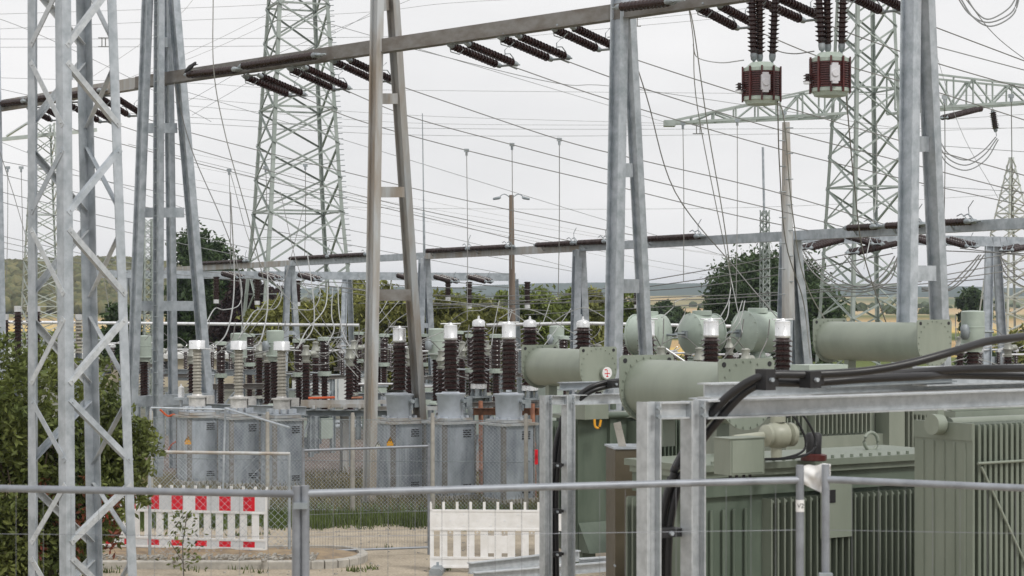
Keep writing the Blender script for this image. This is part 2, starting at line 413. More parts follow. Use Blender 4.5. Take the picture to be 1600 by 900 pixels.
def tree(px, top, base_w, d, mk, label, group, nleaf=6000, ls=.2, seed=1, ratio=None, name='tree', bottom=None, trunk_r=.25, clump=.16):
    """crown centre column px, crown top row, half width in px, distance"""
    rg = random.Random(seed); x = (px-800)/F*d; ztop = CAMZ-(top-470)/F*d; rx = base_w/F*d
    zb = .6 if bottom is None else max(.2, CAMZ-(bottom-470)/F*d)
    rz = (ztop-zb)/2; c = Vector((x, d, zb+rz))
    t = thing(name, label, 'tree' if name == 'tree' else 'shrub', (x, d, 0), group)
    mb = MB(); cl = crown(mb, c, rx*.9, rx*.85, rz*.92, int(nleaf*1.7), ls, rg, clump); build('crown', mb, M[mk], t)
    tb = MB(); h = zb+rz
    tb.tube([(x, d, -.1), (x+.1*trunk_r, d, h*.5), (x, d, h)], trunk_r, 8)
    for p, q in cl[:14]: tb.tube([(x, d, max(.3, h*.45)), tuple(c+p*.45-Z*.1*rz), tuple(c+p*.9)], trunk_r*.22, 5)
    build('trunk', tb, M['bark'], t)
    return t
# big trees
tree(318, 358, 52, 135, 'leaf_dark', 'tall dark green tree rising behind the left lattice gantry leg', None, 16000, .19, 1, bottom=560, trunk_r=.4)
tree(282, 430, 30, 120, 'leaf_dark', 'dark green tree seen between the legs of the left A-frame', None, 3500, .24, 2, bottom=570)
tree(190, 480, 34, 95, 'leaf_dark', 'small dark green tree in front of the yellow field at left', None, 3500, .17, 12, bottom=575, trunk_r=.15)
tree(395, 442, 62, 120, 'leaf_purple', 'dark purple copper beech behind the grey capped insulators', None, 13000, .19, 3, bottom=580)
tree(1203, 390, 92, 150, 'leaf_dark', 'large dark green tree behind the slender lattice mast on the right', None, 34000, .19, 4, bottom=575, trunk_r=.6)
tree(1140, 440, 44, 145, 'leaf_dark', 'lower dark green tree at the left side of the large right-hand tree', None, 14000, .19, 5, bottom=575, trunk_r=.4)
tree(1268, 445, 44, 142, 'leaf_dark', 'dark green tree at the right side of the large right-hand tree', None, 14000, .19, 6, bottom=575, trunk_r=.4)
tree(1042, 470, 26, 240, 'leaf_dark', 'round green tree standing by itself on the stubble field', None, 2500, .35, 7, bottom=525, trunk_r=.3)
tree(1522, 448, 27, 230, 'leaf_dark', 'round dark green tree beside the right tubular A-frame', None, 2500, .35, 8, bottom=540, trunk_r=.3)
tree(1355, 512, 45, 200, 'leaf_lime', 'light green bush between the legs of the right lattice tower', None, 2500, .3, 9, name='shrub', bottom=540)
tree(1400, 505, 40, 210, 'leaf_olive', 'olive bush behind the right grey A-frame', None, 2200, .3, 10, name='shrub', bottom=540)
tree(1090, 490, 60, 230, 'leaf_dark', 'low dark green bush between the two large transformers tanks', None, 2500, .3, 11, name='shrub', bottom=530)
# hedge row of shrubs across the middle
hr = [(430,470,34,'leaf_olive'),(455,468,34,'leaf_olive'),(505,462,36,'leaf_olive'),(548,447,34,'leaf_olive'),(600,455,36,'leaf_olive'),(640,470,30,'leaf_olive'),(690,468,34,'leaf_olive'),(738,462,34,'leaf_lime'),
      (790,455,30,'leaf_lime'),(835,458,28,'leaf_lime'),(893,462,20,'leaf_lime'),(925,468,20,'leaf_olive'),(968,462,34,'leaf_lime'),(575,470,40,'leaf_olive'),(715,478,40,'leaf_lime'),(765,476,40,'leaf_olive'),(665,480,40,'leaf_olive'),(855,480,30,'leaf_lime')]
hr.sort()
for i, (px, top, hw, mk) in enumerate(hr):
    tree(px, top-8, hw*1.22, 92+(i*7) % 11, mk, 'olive green shrub of the long hedge, %s from the left' % ORD[i], 'shrubs of the hedge behind the switchyard', 6500, .16, 30+i, name='shrub', bottom=610, trunk_r=.08, clump=.2)
for i, (px, top, hw, mk, bt) in enumerate([(1530,545,50,'leaf_dark',610),(1590,520,45,'leaf_olive',600),(1640,530,40,'leaf_dark',600),(1250,560,60,'leaf_dark',620),(1060,560,50,'leaf_olive',620),(215,545,40,'leaf_olive',640)]):
    tree(px, top, hw, 88+3*i, mk, 'low %s bush at the back of the switchyard, %s from the left' % ('olive' if 'olive' in mk else 'dark green', ['fourth','fifth','sixth','third','second','first'][i]), 'bushes at the back of the switchyard', 2600, .16, 60+i, name='shrub', bottom=bt, trunk_r=.08)

# foreground bush
rg = random.Random(11)
t = thing('bush', 'large leafy green bush behind the foreground lattice mast', 'shrub', (-6.0, 27, .2))
mb = MB()
crown(mb, (-6.3, 27.6, 1.75), 1.08, .9, 1.82, 23000, .055, rg, .14, 240)
crown(mb, (-5.32, 27.5, 2.0), .40, .6, 1.0, 4200, .05, rg, .16, 70)
crown(mb, (-5.25, 27.5, 2.35), .42, .4, .5, 2200, .05, rg, .2, 30)
crown(mb, (-7.2, 27.3, 1.95), .8, .9, 1.85, 8000, .055, rg, .14, 80)
build('crown', mb, M['leaf_bush'], t)
mb = MB()
for i in range(28):
    c = Vector((rg.uniform(-6.3, -5.1), 26.9, rg.uniform(.9, 2.0)))
    for j in range(10): leaf(mb, c+Vector((rg.gauss(0,.05), rg.gauss(0,.05), rg.gauss(0,.07))), .05, rg)
tag(build('berry_cluster', mb, M['leaf_red'], t), 'reddish autumn leaves low on the bush', kind='stuff')
mb = MB()
for i in range(40):
    a = rg.uniform(0, 6.28); x = rg.uniform(-7.2, -5.75)
    mb.tube([(x*.35-6*.65, 27.4, .1), (x, 27.4+.3*math.sin(a), 1.4), (x+.25*math.cos(a), 27.4+.5*math.sin(a), rg.uniform(1.9, 2.7))], .012, 5)
build('trunk', mb, M['bark'], t)
# sapling in front of the red and white barrier
t = thing('sapling', 'thin young plant growing on the kerb in front of the red and white barrier', 'plant', (-5.2+.2, 31.2, 0))
mb = MB(); mb.tube([(-5.0, 31.2, 0), (-5.02, 31.2, .5), (-4.95, 31.2, .95)], .008, 5); mb.tube([(-5.0, 31.2, .2), (-5.2, 31.1, .55)], .006, 5); build('trunk', mb, M['bark'], t)
mb = MB()
for i in range(150):
    z_ = rg.uniform(.1, 1.0); leaf(mb, Vector((-5.0+rg.gauss(0,.13), 31.2+rg.gauss(0,.1), z_)), .045, rg)
build('foliage', mb, M['leaf_bush'], t)
# grass strip and tufts
mb = MB(); mb2 = MB()
def blade(m_, x, y, h, rg):
    a = rg.uniform(0, 6.28); wx, wy = .012*math.cos(a), .012*math.sin(a); lx, ly = rg.gauss(0,.3)*h, rg.gauss(0,.3)*h
    i = len(m_.v); m_.v += [Vector((x-wx, y-wy, 0)), Vector((x+wx, y+wy, 0)), Vector((x+lx, y+ly, h))]; m_.f.append([i, i+1, i+2]); m_.s.append(False)
for i in range(15000):
    x = rg.uniform(-8, 1.5); y = 38.35 + .35*math.sin(x*2.3)*math.sin(x*5.1+1) + abs(rg.gauss(0, 1.1))
    if rg.random() < .25: y -= abs(rg.gauss(0, .25))
    blade(mb, x, y + .1*x, rg.uniform(.05, .22), rg)
for i in range(9000):
    blade(mb2, rg.uniform(-8, 3), rg.uniform(40, 50), rg.uniform(.08, .28), rg)
tag(build('grass', mb, M['grass']), 'green grass strip between the sandy road and the fence', 'grass', kind='stuff')
tag(build('dry_grass', mb2, M['grass_dry']), 'dry brownish grass under the equipment inside the fence', 'grass', kind='stuff')
# kerb island with rubble
mb = MB(); pts = []
for k in range(13):
    a = -math.pi/2 + math.pi*k/12; pts.append(Vector((-3.15 + .75*math.cos(a), 33.1 + 1.0*math.sin(a), 0)))
path = [Vector((-9, 32.1, 0))] + pts + [Vector((-9, 34.1, 0))]
for a, b in zip(path[:-1], path[1:]):
    mb.prism(a, b, [(-.07, -.02), (.07, -.02), (.07, .11), (.04, .13), (-.07, .13)], (b-a).normalized().cross(Z), Z)
tag(build('kerb', mb, M['concrete']), kind='structure')
mb = MB(); vs = []; n1, n2 = 40, 12
for j in range(n2+1):
    for i in range(n1+1):
        s_ = i/n1; x = -9 + 6.58*s_; xe = max(0, x+3.15)/.75; hw = .96*math.sqrt(max(0, 1-xe*xe)); y = 33.1 + hw*(2*j/n2-1)
        e = math.sin(math.pi*j/n2); vs.append((x, y, .085 + e*.10*min(1, (1-s_)*8) + e*.02*math.sin(x*9+y*7)))
mb.add(vs, [(j*(n1+1)+i, j*(n1+1)+i+1, (j+1)*(n1+1)+i+1, (j+1)*(n1+1)+i) for j in range(n2) for i in range(n1)], True)
tag(build('earth_mound', mb, mat('sandy_earth', (.36, .27, .17), .95, 0, .3, 4, col2=(.22, .17, .12), bump=.6)), kind='structure')
mb = MB()
for i in range(900):
    x = rg.uniform(-8, -3.1); y = rg.gauss(32.55, .2); s_ = rg.uniform(.008, .028)
    mb.obox((x, y, .14), Vector((1, rg.random(), rg.random()))*s_, Vector((-rg.random(), 1, 0))*s_, Vector((0, -.3, .8))*s_)
tag(build('gravel', mb, M['concrete']), 'loose grey stones along the kerb under the barrier', 'gravel', kind='stuff')

mb = MB(); mbw = MB()
for i in range(1100):
    x = rg.uniform(-9, 4); y = rg.uniform(29, 38.5) if rg.random() < .6 else 38.2+rg.gauss(0, .5); s_ = rg.uniform(.004, .016)
    mb.obox((x, y, s_*.6), Vector((1, rg.random(), 0))*s_, Vector((-rg.random(), 1, 0))*s_, Vector((0, .1, .7))*s_)
tag(build('pebble', mb, M['concrete']), 'loose pebbles scattered on the sandy road', 'pebbles', kind='stuff')
for k in range(34):
    cx_, cy_ = rg.uniform(-8, 3), rg.choice((rg.uniform(33.9, 38.3), 31.9+rg.gauss(0,.15), 37.6+rg.gauss(0,.3)))
    for j in range(rg.randint(8, 40)): blade(mbw, cx_+rg.gauss(0,.09), cy_+rg.gauss(0,.07), rg.uniform(.03,.12), rg)
tag(build('weeds', mbw, M['grass']), 'small weed tufts along the kerb and the edge of the sandy road', 'weeds', kind='stuff')
# ------------------------------------------------------------------ foreground lattice mast
t = thing('lattice_mast', 'large galvanized lattice mast with four angle legs in the left foreground', 'mast', (-4.95, 23.7, .39))
HY = [-170, -48, 82, 213, 343, 477, 610, 737, 858, 985]
def legpx(a, b, y): return a + (b-a)*y/900
legs = {'near': (97, 104, 23.2), 'left': (43, 44, 23.6), 'right': (182, 214, 23.85), 'far': (132, 150, 24.25)}
def lp(k, y): a, b, d = legs[k]; return W(legpx(a, b, y), y, d)
adj = {'near': ('left', 'right'), 'right': ('near', 'far'), 'far': ('right', 'left'), 'left': ('far', 'near')}
for k in legs:
    a, b = adj[k]; mb = MB(); p0 = lp(k, -190); p1 = lp(k, 1000)
    mb.lbeam(p0, p1, .125, .012, lp(a, 400)-lp(k, 400), lp(b, 400)-lp(k, 400)); build('leg', mb, M['galv'], t)
faces = [('near','right',2), ('left','near',2), ('far','left',2), ('right','far',2)]
for a, b, _ in faces:
    off = (lp(a, 400)-lp(b, 400)).cross(Z).normalized()
    cen = (lp('near',400)+lp('far',400))/2; mid = (lp(a,400)+lp(b,400))/2
    if off.dot(mid-cen) < 0: off = -off
    for i in range(len(HY)-1):
        s, e = (a, b) if i % 2 == 0 else (b, a)
        p0 = lp(s, HY[i]+12); p1 = lp(e, HY[i+1]-8); p0, p1 = p0.lerp(p1, .045), p1.lerp(p0, .045); ax = (p1-p0).normalized()
        mb = MB(); side = off.cross(ax)
        mb.lbeam(p0+off*.008, p1+off*.008, .068, .008, side, -off)
        for q in (p0, p1): 
            c = q + ax*(.05 if q is p0 else -.05) + side*.03
            mb.cyl(c+off*.005, c+off*.022, .012, 6)
        build('brace', mb, M['galv_new'] if i % 3 else M['galv'], t)
# concrete foot, a stub per leg
mb = MB()
for k in legs: p = lp(k, 985); mb.box((p.x, p.y, .45), .4, .4, .5)
build('footing', mb, M['concrete'], t)

# ------------------------------------------------------------------ tall line gantry (A-frames and girder)
BD = Vector((.667, -.745, 0)).normalized(); SP = Vector((.745, .667, 0)).normalized()
t = thing('line_gantry', 'tall steel gantry of A-frame columns carrying a long brown stained girder', 'gantry', (-2.6, 43, 0))
GANTRY = t
def leg(t, a, b, w=.2, h=.30, m='galv', name='leg', side=SP, th=.022):
    mb = MB(); mb.hbeam(W(*a), W(*b), w, h, th, side); return build(name, mb, M[m], t)
def tie(t, a, b, h=.3, m='galv', name='cross_tie', w=.12):
    mb = MB(); mb.ubeam(W(*a), W(*b), w, h, .015, Z.cross(W(*b)-W(*a))); return build(name, mb, M[m], t)
# A2 (rusty)
leg(t, (590,-40,42.9), (577,785,42.6), .17, .25, 'galv_rust'); leg(t, (611,-40,43.2), (664,770,44.6), .17, .25, 'galv_rust')
for a, b, y, hh in ((598,612,8,.22),(597,622,154,.22),(594,632,300,.22),(590,642,461,.24)): tie(t, (a,y,42.85), (b,y,43.4), hh, 'galv_rust' if y < 400 else 'beam_brown')
# A3
leg(t, (969,-30,37.9), (953,840,37.6), .20, .28, 'galv'); leg(t, (980,-30,38.3), (1022,810,39.4), .16, .22, 'galv')
for a, b, y in ((973,989,266),(970,999,447)): tie(t, (a,y,37.8), (b,y,38.5), .26)
# A4
leg(t, (1424,-40,32.9), (1412,880,32.6), .19, .27, 'galv'); leg(t, (1444,-40,33.3), (1484,860,34.3), .18, .26, 'galv')
for a, b, y in ((1430,1452,225),(1428,1463,427)): tie(t, (a,y,32.8), (b,y,33.5), .25)
# A1: four legs and climbing pegs
leg(t, (232,-40,49.2), (202,745,49.0), .17, .25, 'galv'); leg(t, (249,-40,49.0), (246,745,49.0), .17, .22, 'galv')
leg(t, (262,-40,50.3), (272,735,51.5), .15, .22, 'galv'); leg(t, (268,-40,50.0), (334,738,50.8), .19, .27, 'galv')
for a, b, y, z in ((258,270,66,50),(220,288,332,49.4),(213,303,478,49.2),(228,277,200,49.7)): tie(t, (a,y,z), (b,y,z+.7), .24)
tie(t, (205,628,49), (330,622,50.5), .26)
mb = MB(); mb.cyl(W(247,-40,48.7), W(246,740,48.7), .02, 6)
for i in range(44): 
    p = W(247,-30+i*17.5,48.7); mb.cyl(p-SP*.06-BD*.08, p-SP*.06+BD*.1, .012, 5); 
build('climbing_peg', mb, M['galv_dark'], t)
# left-most column at the frame edge
leg(t, (-12,-40,57), (2,700,56), .25, .3, 'galv'); 
# girder, one piece per bay
bay = [((-60,176,60),(222,130,50.6),'galv_rust'),((222,129,50.6),(590,74,43.2),'beam_brown'),((590,74,43.2),(962,20,38.2),'beam_brown'),((962,20,38.2),(1434,-50,33.1),'beam_brown'),((1434,-50,33.1),(1720,-95,30.4),'galv_rust')]
for i, (a, b, m_) in enumerate(bay):
    mb = MB(); p0, p1 = W(*a)-SP*.2, W(*b)-SP*.2; mb.ubeam(p0, p1, .2, .265, .018, SP*1.0)
    mb.rbeam(p0-Z*.145+SP*.1, p1-Z*.145+SP*.1, .24, .02, SP); build('girder', mb, M[m_], t)
mb = MB()
for px in (668,683,753,768,845,863): 
    p = W(px, 74-(px-590)*.145+2, 43.2-(px-590)*.0135)-SP*.215; mb.obox(p, BD*.035, SP*.012, Z*.07); mb.obox(p-SP*.02, BD*.02, SP*.012, Z*.05)
build('clamp', mb, M['rust'], t)

# ------------------------------------------------------------------ insulator strings
def insul_string(name, p0, p1, label, group, sep=.44, r=.085, double=True, m='porc', horns=True, pitch=.18, cat='insulator'):
    p0, p1 = Vector(p0), Vector(p1); t = thing(name, label, cat, p0, group)
    d = (p1-p0).normalized(); s = d.cross(Z).normalized(); Ln = (p1-p0).length
    for k in ((-1, 1) if double else (0,)):
        a = p0 + s*(sep/2*k) + d*.12; b = p1 + s*(sep/2*k) - d*.12; mb = MB()
        mb.sheds(a, b, r*.55, r, min(pitch*.55, .095), 12, .35)
        o = build('insulator', mb, M[m], t); mb = MB()
        mb.lathe(a-d*.14, a+d*.02, [(0,.02),(.03,.05),(.1,.06),(.16,.05)], 10); mb.lathe(b-d*.02, b+d*.14, [(0,.05),(.06,.06),(.13,.05),(.16,.02)], 10)
        build('end_fitting', mb, M['galv_dark'], o)
    mb = MB()
    if double:
        mb.obox(p0, s*(sep/2+.05), d*.03, Z*.012); mb.obox(p1, s*(sep/2+.05), d*.04, Z*.012)
    mb.cyl(p1, p1+d*.28, .022, 6); mb.cyl(p0-d*.15, p0, .02, 6)
    build('yoke', mb, M['galv_dark'], t)
    if horns:
        mb = MB()
        for k in (-1, 1):
            q = p1 + s*(k*sep/2) - d*.05; u = d.cross(s)
            mb.tube([q, q-u*.10-d*.1, q-u*.16-d*.22, q-u*.12-d*.36], .012, 5)
        q = p1; mb.tube([q, q+Z*.12-d*.12, q+Z*.28-d*.14, q+Z*.42+d*.02], .010, 5)
        q = p0; mb.tube([q-s*.2, q-Z*.14-s*.2+d*.05, q-Z*.16-s*.1+d*.2, q-Z*.06+d*.22], .012, 5)
        build('arcing_horn', mb, M['galv_dark'], t)
    return t
def gd(px):
    K = [(-60,60),(222,50.6),(590,43.2),(962,38.2),(1434,33.1),(1720,30.4)]
    for (a, da), (b, db) in zip(K[:-1], K[1:]):
        if px <= b: return 1/(1/da + (1/db-1/da)*(px-a)/(b-a))
    return 30.4
up = [(55,168,92,188),(112,160,168,190),(165,150,214,181),(392,118,466,149),(462,105,535,139),(530,93,603,127),(714,68,795,102),(793,56,876,92),(877,42,952,77),(1104,8,1170,43),(1186,-8,1273,31),(1333,-16,1398,17)]
UP = []
for i, (a, b, c, e) in enumerate(up):
    d0 = gd(a) - .1; d1 = d0 + 1.35
    p0, p1 = W(a, b, d0), W(c, e, d1); UP.append((c, e, d1))
    insul_string('tension_insulator', p0, p1, 'double brown sloping insulator, %s from the left under the tall girder' % ORD[i], 'double tension insulators under the tall girder')
# strings stretched along the front of the girder
al = [(-20,165,40,158),(45,156,112,149),(110,149,160,141),(293,117,372,108),(378,104,497,86),(966,12,1052,2),(-5,172,60,161)]
for i, (a, b, c, e) in enumerate(al[:6]):
    p0, p1 = W(a, b, gd(a)-.75), W(c, e, gd(c)-.75)
    insul_string('tension_insulator', p0, p1, 'brown insulator string lying along the front of the tall girder, %s from the left' % ORD[i], 'insulators lying along the tall girder', sep=.10, r=.085, horns=False)
# ------------------------------------------------------------------ low busbar gantry (girder at 5.8 m)
def gh(px): return 405 - (px-453)*.0545
def dlow(px): return 1.6*F/(470-gh(px))
t = thing('busbar_gantry', 'lower steel gantry crossing the whole yard on slim A-frame columns', 'gantry', (0, 62, 0))
BD2 = (W(1235,gh(1235),dlow(1235))-W(453,gh(453),dlow(453))); BD2.z = 0; BD2.normalize(); SP2 = Vector((-BD2.y, BD2.x, 0))
cols = [(200,'galv_rust'),(453,'galv_rust'),(663,'galv'),(905,'galv_rust'),(1235,'galv'),(1650,'galv')]
for (a, ma), (b, mb_) in zip(cols[:-1], cols[1:]):
    mb = MB(); p0, p1 = W(a, gh(a)+6, dlow(a)), W(b, gh(b)+6, dlow(b)); mb.ubeam(p0, p1, .22, .22, .015, SP2); build('girder', mb, M[mb_], t)
for px, m_ in cols[:-1]:
    d = dlow(px); y = gh(px)+10; yb = 470+4.2*F/d
    leg(t, (px-3,y,d), (px-11,yb,d-.6), .2, .2, 'galv', side=SP2, th=.016); leg(t, (px+3,y,d), (px+18,yb,d+.9), .2, .2, 'galv', side=SP2, th=.016)
    tie(t, (px-6,y+105,d-.2), (px+11,y+105,d+.4), .16)
    if px == 1235:
        leg(t, (px-6,y,d-.2), (px-17,yb,d-1.4), .22, .26, 'galv', side=SP2); leg(t, (px+6,y,d), (px+40,yb,d+.6), .22, .26, 'galv', side=SP2)
# girder-hugging insulators on it
k = 0
for a, c in ((310,385),(455,515),(518,575),(668,735),(738,798),(840,900),(905,950),(1005,1095),(930,985),(1325,1372),(1385,1440),(1475,1520),(1100,1160)):
    if a in (930, 1100): continue
    p0, p1 = W(a, gh(a)-1, dlow(a)-.35), W(c, gh(c)-1, dlow(c)-.35); k += 1
    insul_string('tension_insulator', p0, p1, 'dark insulator lying along the lower girder, %s from the left' % ORD[k-1], 'insulators along the lower girder', sep=.16, r=.075, pitch=.16)
# farther, lower girders with their own columns
t = thing('flat_gantry', 'horizontal pale steel girder on thin columns behind the left part of the yard', 'gantry', (-6, 88, 0))
mb = MB(); mb.rbeam(W(150,428,90), W(806,433,90), .2, .34, Z.cross(XL)); build('girder', mb, M['galv'], t)
for px in (543, 803): leg(t, (px-4,436,90), (px-8,615,89), .24, .24, 'galv', side=Vector((0,1,0))); leg(t, (px+3,436,90), (px+9,615,91), .24, .24, 'galv', side=Vector((0,1,0)))
t = thing('flat_gantry', 'short pale steel girder behind the rusty topped pole on the right', 'gantry', (14, 66, 0))
mb = MB(); mb.rbeam(W(1240,371,66), W(1720,381,66), .2, .32, Vector((0,1,0))); build('girder', mb, M['galv'], t)
leg(t, (1546,385,66), (1540,665,65.5), .22, .26, 'galv', side=Vector((0,1,0))); leg(t, (1556,370,66), (1574,665,66.5), .24, .26, 'galv', side=Vector((0,1,0)))
tie(t, (1546,562,65.8), (1562,562,66.2), .2)
rs = [(352,427,376,434),(410,428,436,436),(471,429,498,437),(625,430,655,438),(683,432,712,440),(735,432,765,440)]
for i, (a, b, c, e) in enumerate(rs):
    insul_string('tension_insulator', W(a,b,89), W(c,e,87.5), 'short dark tension insulator under the rear left girder, %s from the left' % ORD[i], 'tension insulators under the rear left girder', sep=.3, r=.12, horns=True, pitch=.2)
for i, (a, b, c, e) in enumerate([(1310,374,1258,388),(1395,380,1330,395),(1330,369,1372,381),(1428,370,1470,382),(1476,373,1520,385),(1600,385,1572,391)]):
    insul_string('tension_insulator', W(a,b,65), W(c,e,63), 'dark double tension insulator under the short right girder, %s' % ['leftmost sloping down left','second sloping down left','leftmost sloping down right','second sloping down right','third sloping down right','rightmost at the picture edge'][i], 'tension insulators under the short right girder', sep=.34, r=.10, pitch=.16)
# hanging post insulators below the rear girder
for i, (px, y0, y1, d) in enumerate([(338,432,474,88),(402,436,476,88),(465,438,478,88),(648,438,482,88),(733,440,482,88),(824,440,482,88),(995,440,482,88),(700,440,470,92)]):
    t = thing('hanging_insulator', 'dark brown insulator hanging vertically with a pale end cap, %s from the left' % (ORD[[0,1,2,3,5,6,7,4][i]]), 'insulator', W(px,y0,d), 'hanging insulators under the rear girders')
    mb = MB(); mb.sheds(W(px,y0,d), W(px,y1-6,d), .11, .15, .11, 10); build('insulator', mb, M['porc'], t)
    mb = MB(); mb.cyl(W(px,y1-6,d), W(px,y1,d), .12, 10); build('end_cap', mb, M['alu'], t)

# ------------------------------------------------------------------ lattice towers
def tower(name, label, c, levels, leg_w, br_w, m, yaw=R(33), arms=(), cat='pylon', name_leg='leg', sub=1):
    """levels = [(z, half width)]"""
    t = thing(name, label, cat, (c[0], c[1], levels[0][0]))
    def P(i, k, f=0.0):
        z0, h0 = levels[i]
        if f: z1, h1 = levels[i+1]; z0, h0 = z0+(z1-z0)*f, h0+(h1-h0)*f
        a = yaw + R(45) + k*R(90); r = h0*math.sqrt(2); return Vector((c[0]+r*math.cos(a), c[1]+r*math.sin(a), z0))
    n = len(levels)
    for k in range(4):
        mb = MB()
        for i in range(n-1):
            p0, p1 = P(i,k), P(i+1,k); cc = Vector((c[0], c[1], 0)); d1 = P(i,(k+1)%4)-p0; d2 = P(i,(k-1)%4)-p0
            mb.lbeam(p0, p1, leg_w, leg_w*.13, d1, d2)
        build('leg', mb, M[m], t)
    mb = MB()
    for i in range(n-1):
        for k in range(4):
            a, b, c2, e = P(i,k), P(i,(k+1)%4), P(i+1,k), P(i+1,(k+1)%4)
            off = ((a+b)/2-Vector((c[0], c[1], a.z))).normalized()
            mb.lbeam(a+off*.02, e+off*.02, br_w, br_w*.16, (e-a).cross(off), -off); mb.lbeam(b-off*.02, c2-off*.02, br_w, br_w*.16, (c2-b).cross(off), off)
            if i % 3 == 0 and sub: mb.lbeam(a, b, br_w, br_w*.16, Z, -off)
            if sub > 1:
                m1 = a.lerp(e, .5); mb.rbeam(a.lerp(c2, .5), m1, br_w*.6, br_w*.3, off); mb.rbeam(b.lerp(e, .5), m1, br_w*.6, br_w*.3, off)
    build('bracing', mb, M[m], t)
    return t
def lev(z0, z1, h0, h1, n, q=1.0):
    o = []; 
    for i in range(n+1):
        f = (i/n)**q; o.append((z0+(z1-z0)*f, h0+(h1-h0)*f))
    return o
# left tower
cx = (465-800)/F*112
lv = lev(-.3, 6.2, 2.8, 2.28, 2) + lev(6.2, 9.0, 2.28, 2.05, 1)[1:] + lev(9.0, 24, 2.05, 1.2, 8)[1:]
tt_ = tower('lattice_tower', 'tall pale green lattice tower without crossarm between the left and the rusty A-frames', (cx, 112), lv, .20, .10, 'tower', R(20), sub=2)
mb = MB()
for i in range(60):
    z = 6.3+i*.29; h = 2.28-(z-6.2)*.082 if z < 9 else 2.05-(z-9)*.0567; a = R(20)-R(45); p = Vector((cx+h*1.414*math.cos(a), 112+h*1.414*math.sin(a), z)); mb.cyl(p, p+Vector((.25,-.15,0)), .02, 4)
build('climbing_peg', mb, M['galv_dark'], tt_)
# right tower with long crossarm
cx = (1352-800)/F*112; RT = (cx, 112)
lv = lev(-.3, 13.9, 2.05, 1.38, 8) + lev(13.9, 17.5, 1.38, 1.28, 2)[1:] + lev(17.5, 24, 1.28, 1.05, 4)[1:]
tr = tower('lattice_tower', 'pale green lattice tower with a long crossarm behind the right grey A-frame', RT, lv, .19, .095, 'tower', R(20))
def crossarm(x0p, x1p, yb0, yb1, ytop0, ytop1, d0, d1, nseg, tip):
    """triangulated arm: two bottom chords and a top chord"""
    mb = MB(); w0 = 1.0
    def B(f, s): return W(x0p+(x1p-x0p)*f, yb0+(yb1-yb0)*f, d0+(d1-d0)*f) + Vector((0, s*(.25+w0*(1-f)), 0))
    def T(f): return W(x0p+(x1p-x0p)*f, ytop0+(ytop1-ytop0)*f, d0+(d1-d0)*f)
    for s in (-1, 1): mb.rbeam(B(0,s), B(1,s), .14, .20, Z); mb.rbeam(T(0)+Vector((0,s*(w0+.2),0)), T(1)+Vector((0,s*.2,0)), .1, .12, Z)
    for i in range(nseg):
        f0, f1 = i/nseg, (i+1)/nseg
        for s in (-1, 1):
            t0 = T(f0)+Vector((0,s*(w0*(1-f0)+.2),0)); t1 = T(f1)+Vector((0,s*(w0*(1-f1)+.2),0))
            mb.rbeam(B(f0,s), t0, .07, .07, XL)
            if i % 2: mb.rbeam(B(f0,s), t1, .08, .08, XL)
            else: mb.rbeam(t0, B(f1,s), .08, .08, XL)
        mb.rbeam(B(f0,-1), B(f1,1), .07, .05, Z)
    p = B(1,0) ; mb.obox(p, (.3,0,0), (0,.35,0), (0,0,.16))
    return mb
build('crossarm', crossarm(1318, 1046, 180, 193, 132, 190, 112, 110, 8, 0), M['tower'], tr)
build('crossarm', crossarm(1392, 1700, 175, 154, 112, 146, 112, 112, 10, 0), M['tower'], tr)
# far towers
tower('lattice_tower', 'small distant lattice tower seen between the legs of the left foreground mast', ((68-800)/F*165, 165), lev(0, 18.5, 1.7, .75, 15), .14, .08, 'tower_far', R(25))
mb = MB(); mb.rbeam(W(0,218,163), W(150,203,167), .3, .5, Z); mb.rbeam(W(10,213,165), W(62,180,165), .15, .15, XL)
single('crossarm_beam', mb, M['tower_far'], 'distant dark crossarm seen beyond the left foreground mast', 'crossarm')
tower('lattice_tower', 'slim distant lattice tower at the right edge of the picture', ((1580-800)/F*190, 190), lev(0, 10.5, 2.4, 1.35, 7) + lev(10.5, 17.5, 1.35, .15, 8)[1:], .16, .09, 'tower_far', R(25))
tower('lattice_mast', 'very slim pale lattice mast behind the left A-frame', ((231-800)/F*80, 80), lev(0, 7.4, .17, .17, 22), .05, .03, 'tower', R(20), cat='mast')
# slender mast with tube at right
t = tower('lightning_mast', 'slender pale lattice mast topped by a thin tube in front of the large right tree', ((1195-800)/F*95, 95), lev(0, 8.4, .21, .17, 24), .05, .035, 'tower', R(20), cat='mast')
mb = MB(); mb.cyl(W(1194,335,95), W(1192,230,95), .055, 8); build('rod', mb, M['galv'], t)
# lightning rod on the low gantry
mb = MB(); mb.lathe(W(663,400,66), W(660,178,66), [(0,.04),(1.4,.035),(1.42,.022),(4.6,.014)], 6); single('lightning_rod', mb, M['galv_dark'], 'thin vertical lightning rod standing on the lower girder left of centre', 'rod')
# rusty topped pole
t = thing('steel_pole', 'rust stained pole rising above the right column of the lower girder', 'pole', W(1233,362,46.5))
mb = MB(); mb.lathe(W(1232,500,46.6), W(1228,186,46.6), [(0,.15),(2,.13),(4.5,.085)], 8, False); build('shaft', mb, M['galv_rust'], t)
mb = MB()
for i in range(14): p = W(1228, 200+i*20, 46.5); mb.cyl(p, p+Vector(((-1)**i*.16,-.05,0)), .012, 4)
build('step_bolt', mb, M['galv_dark'], t)
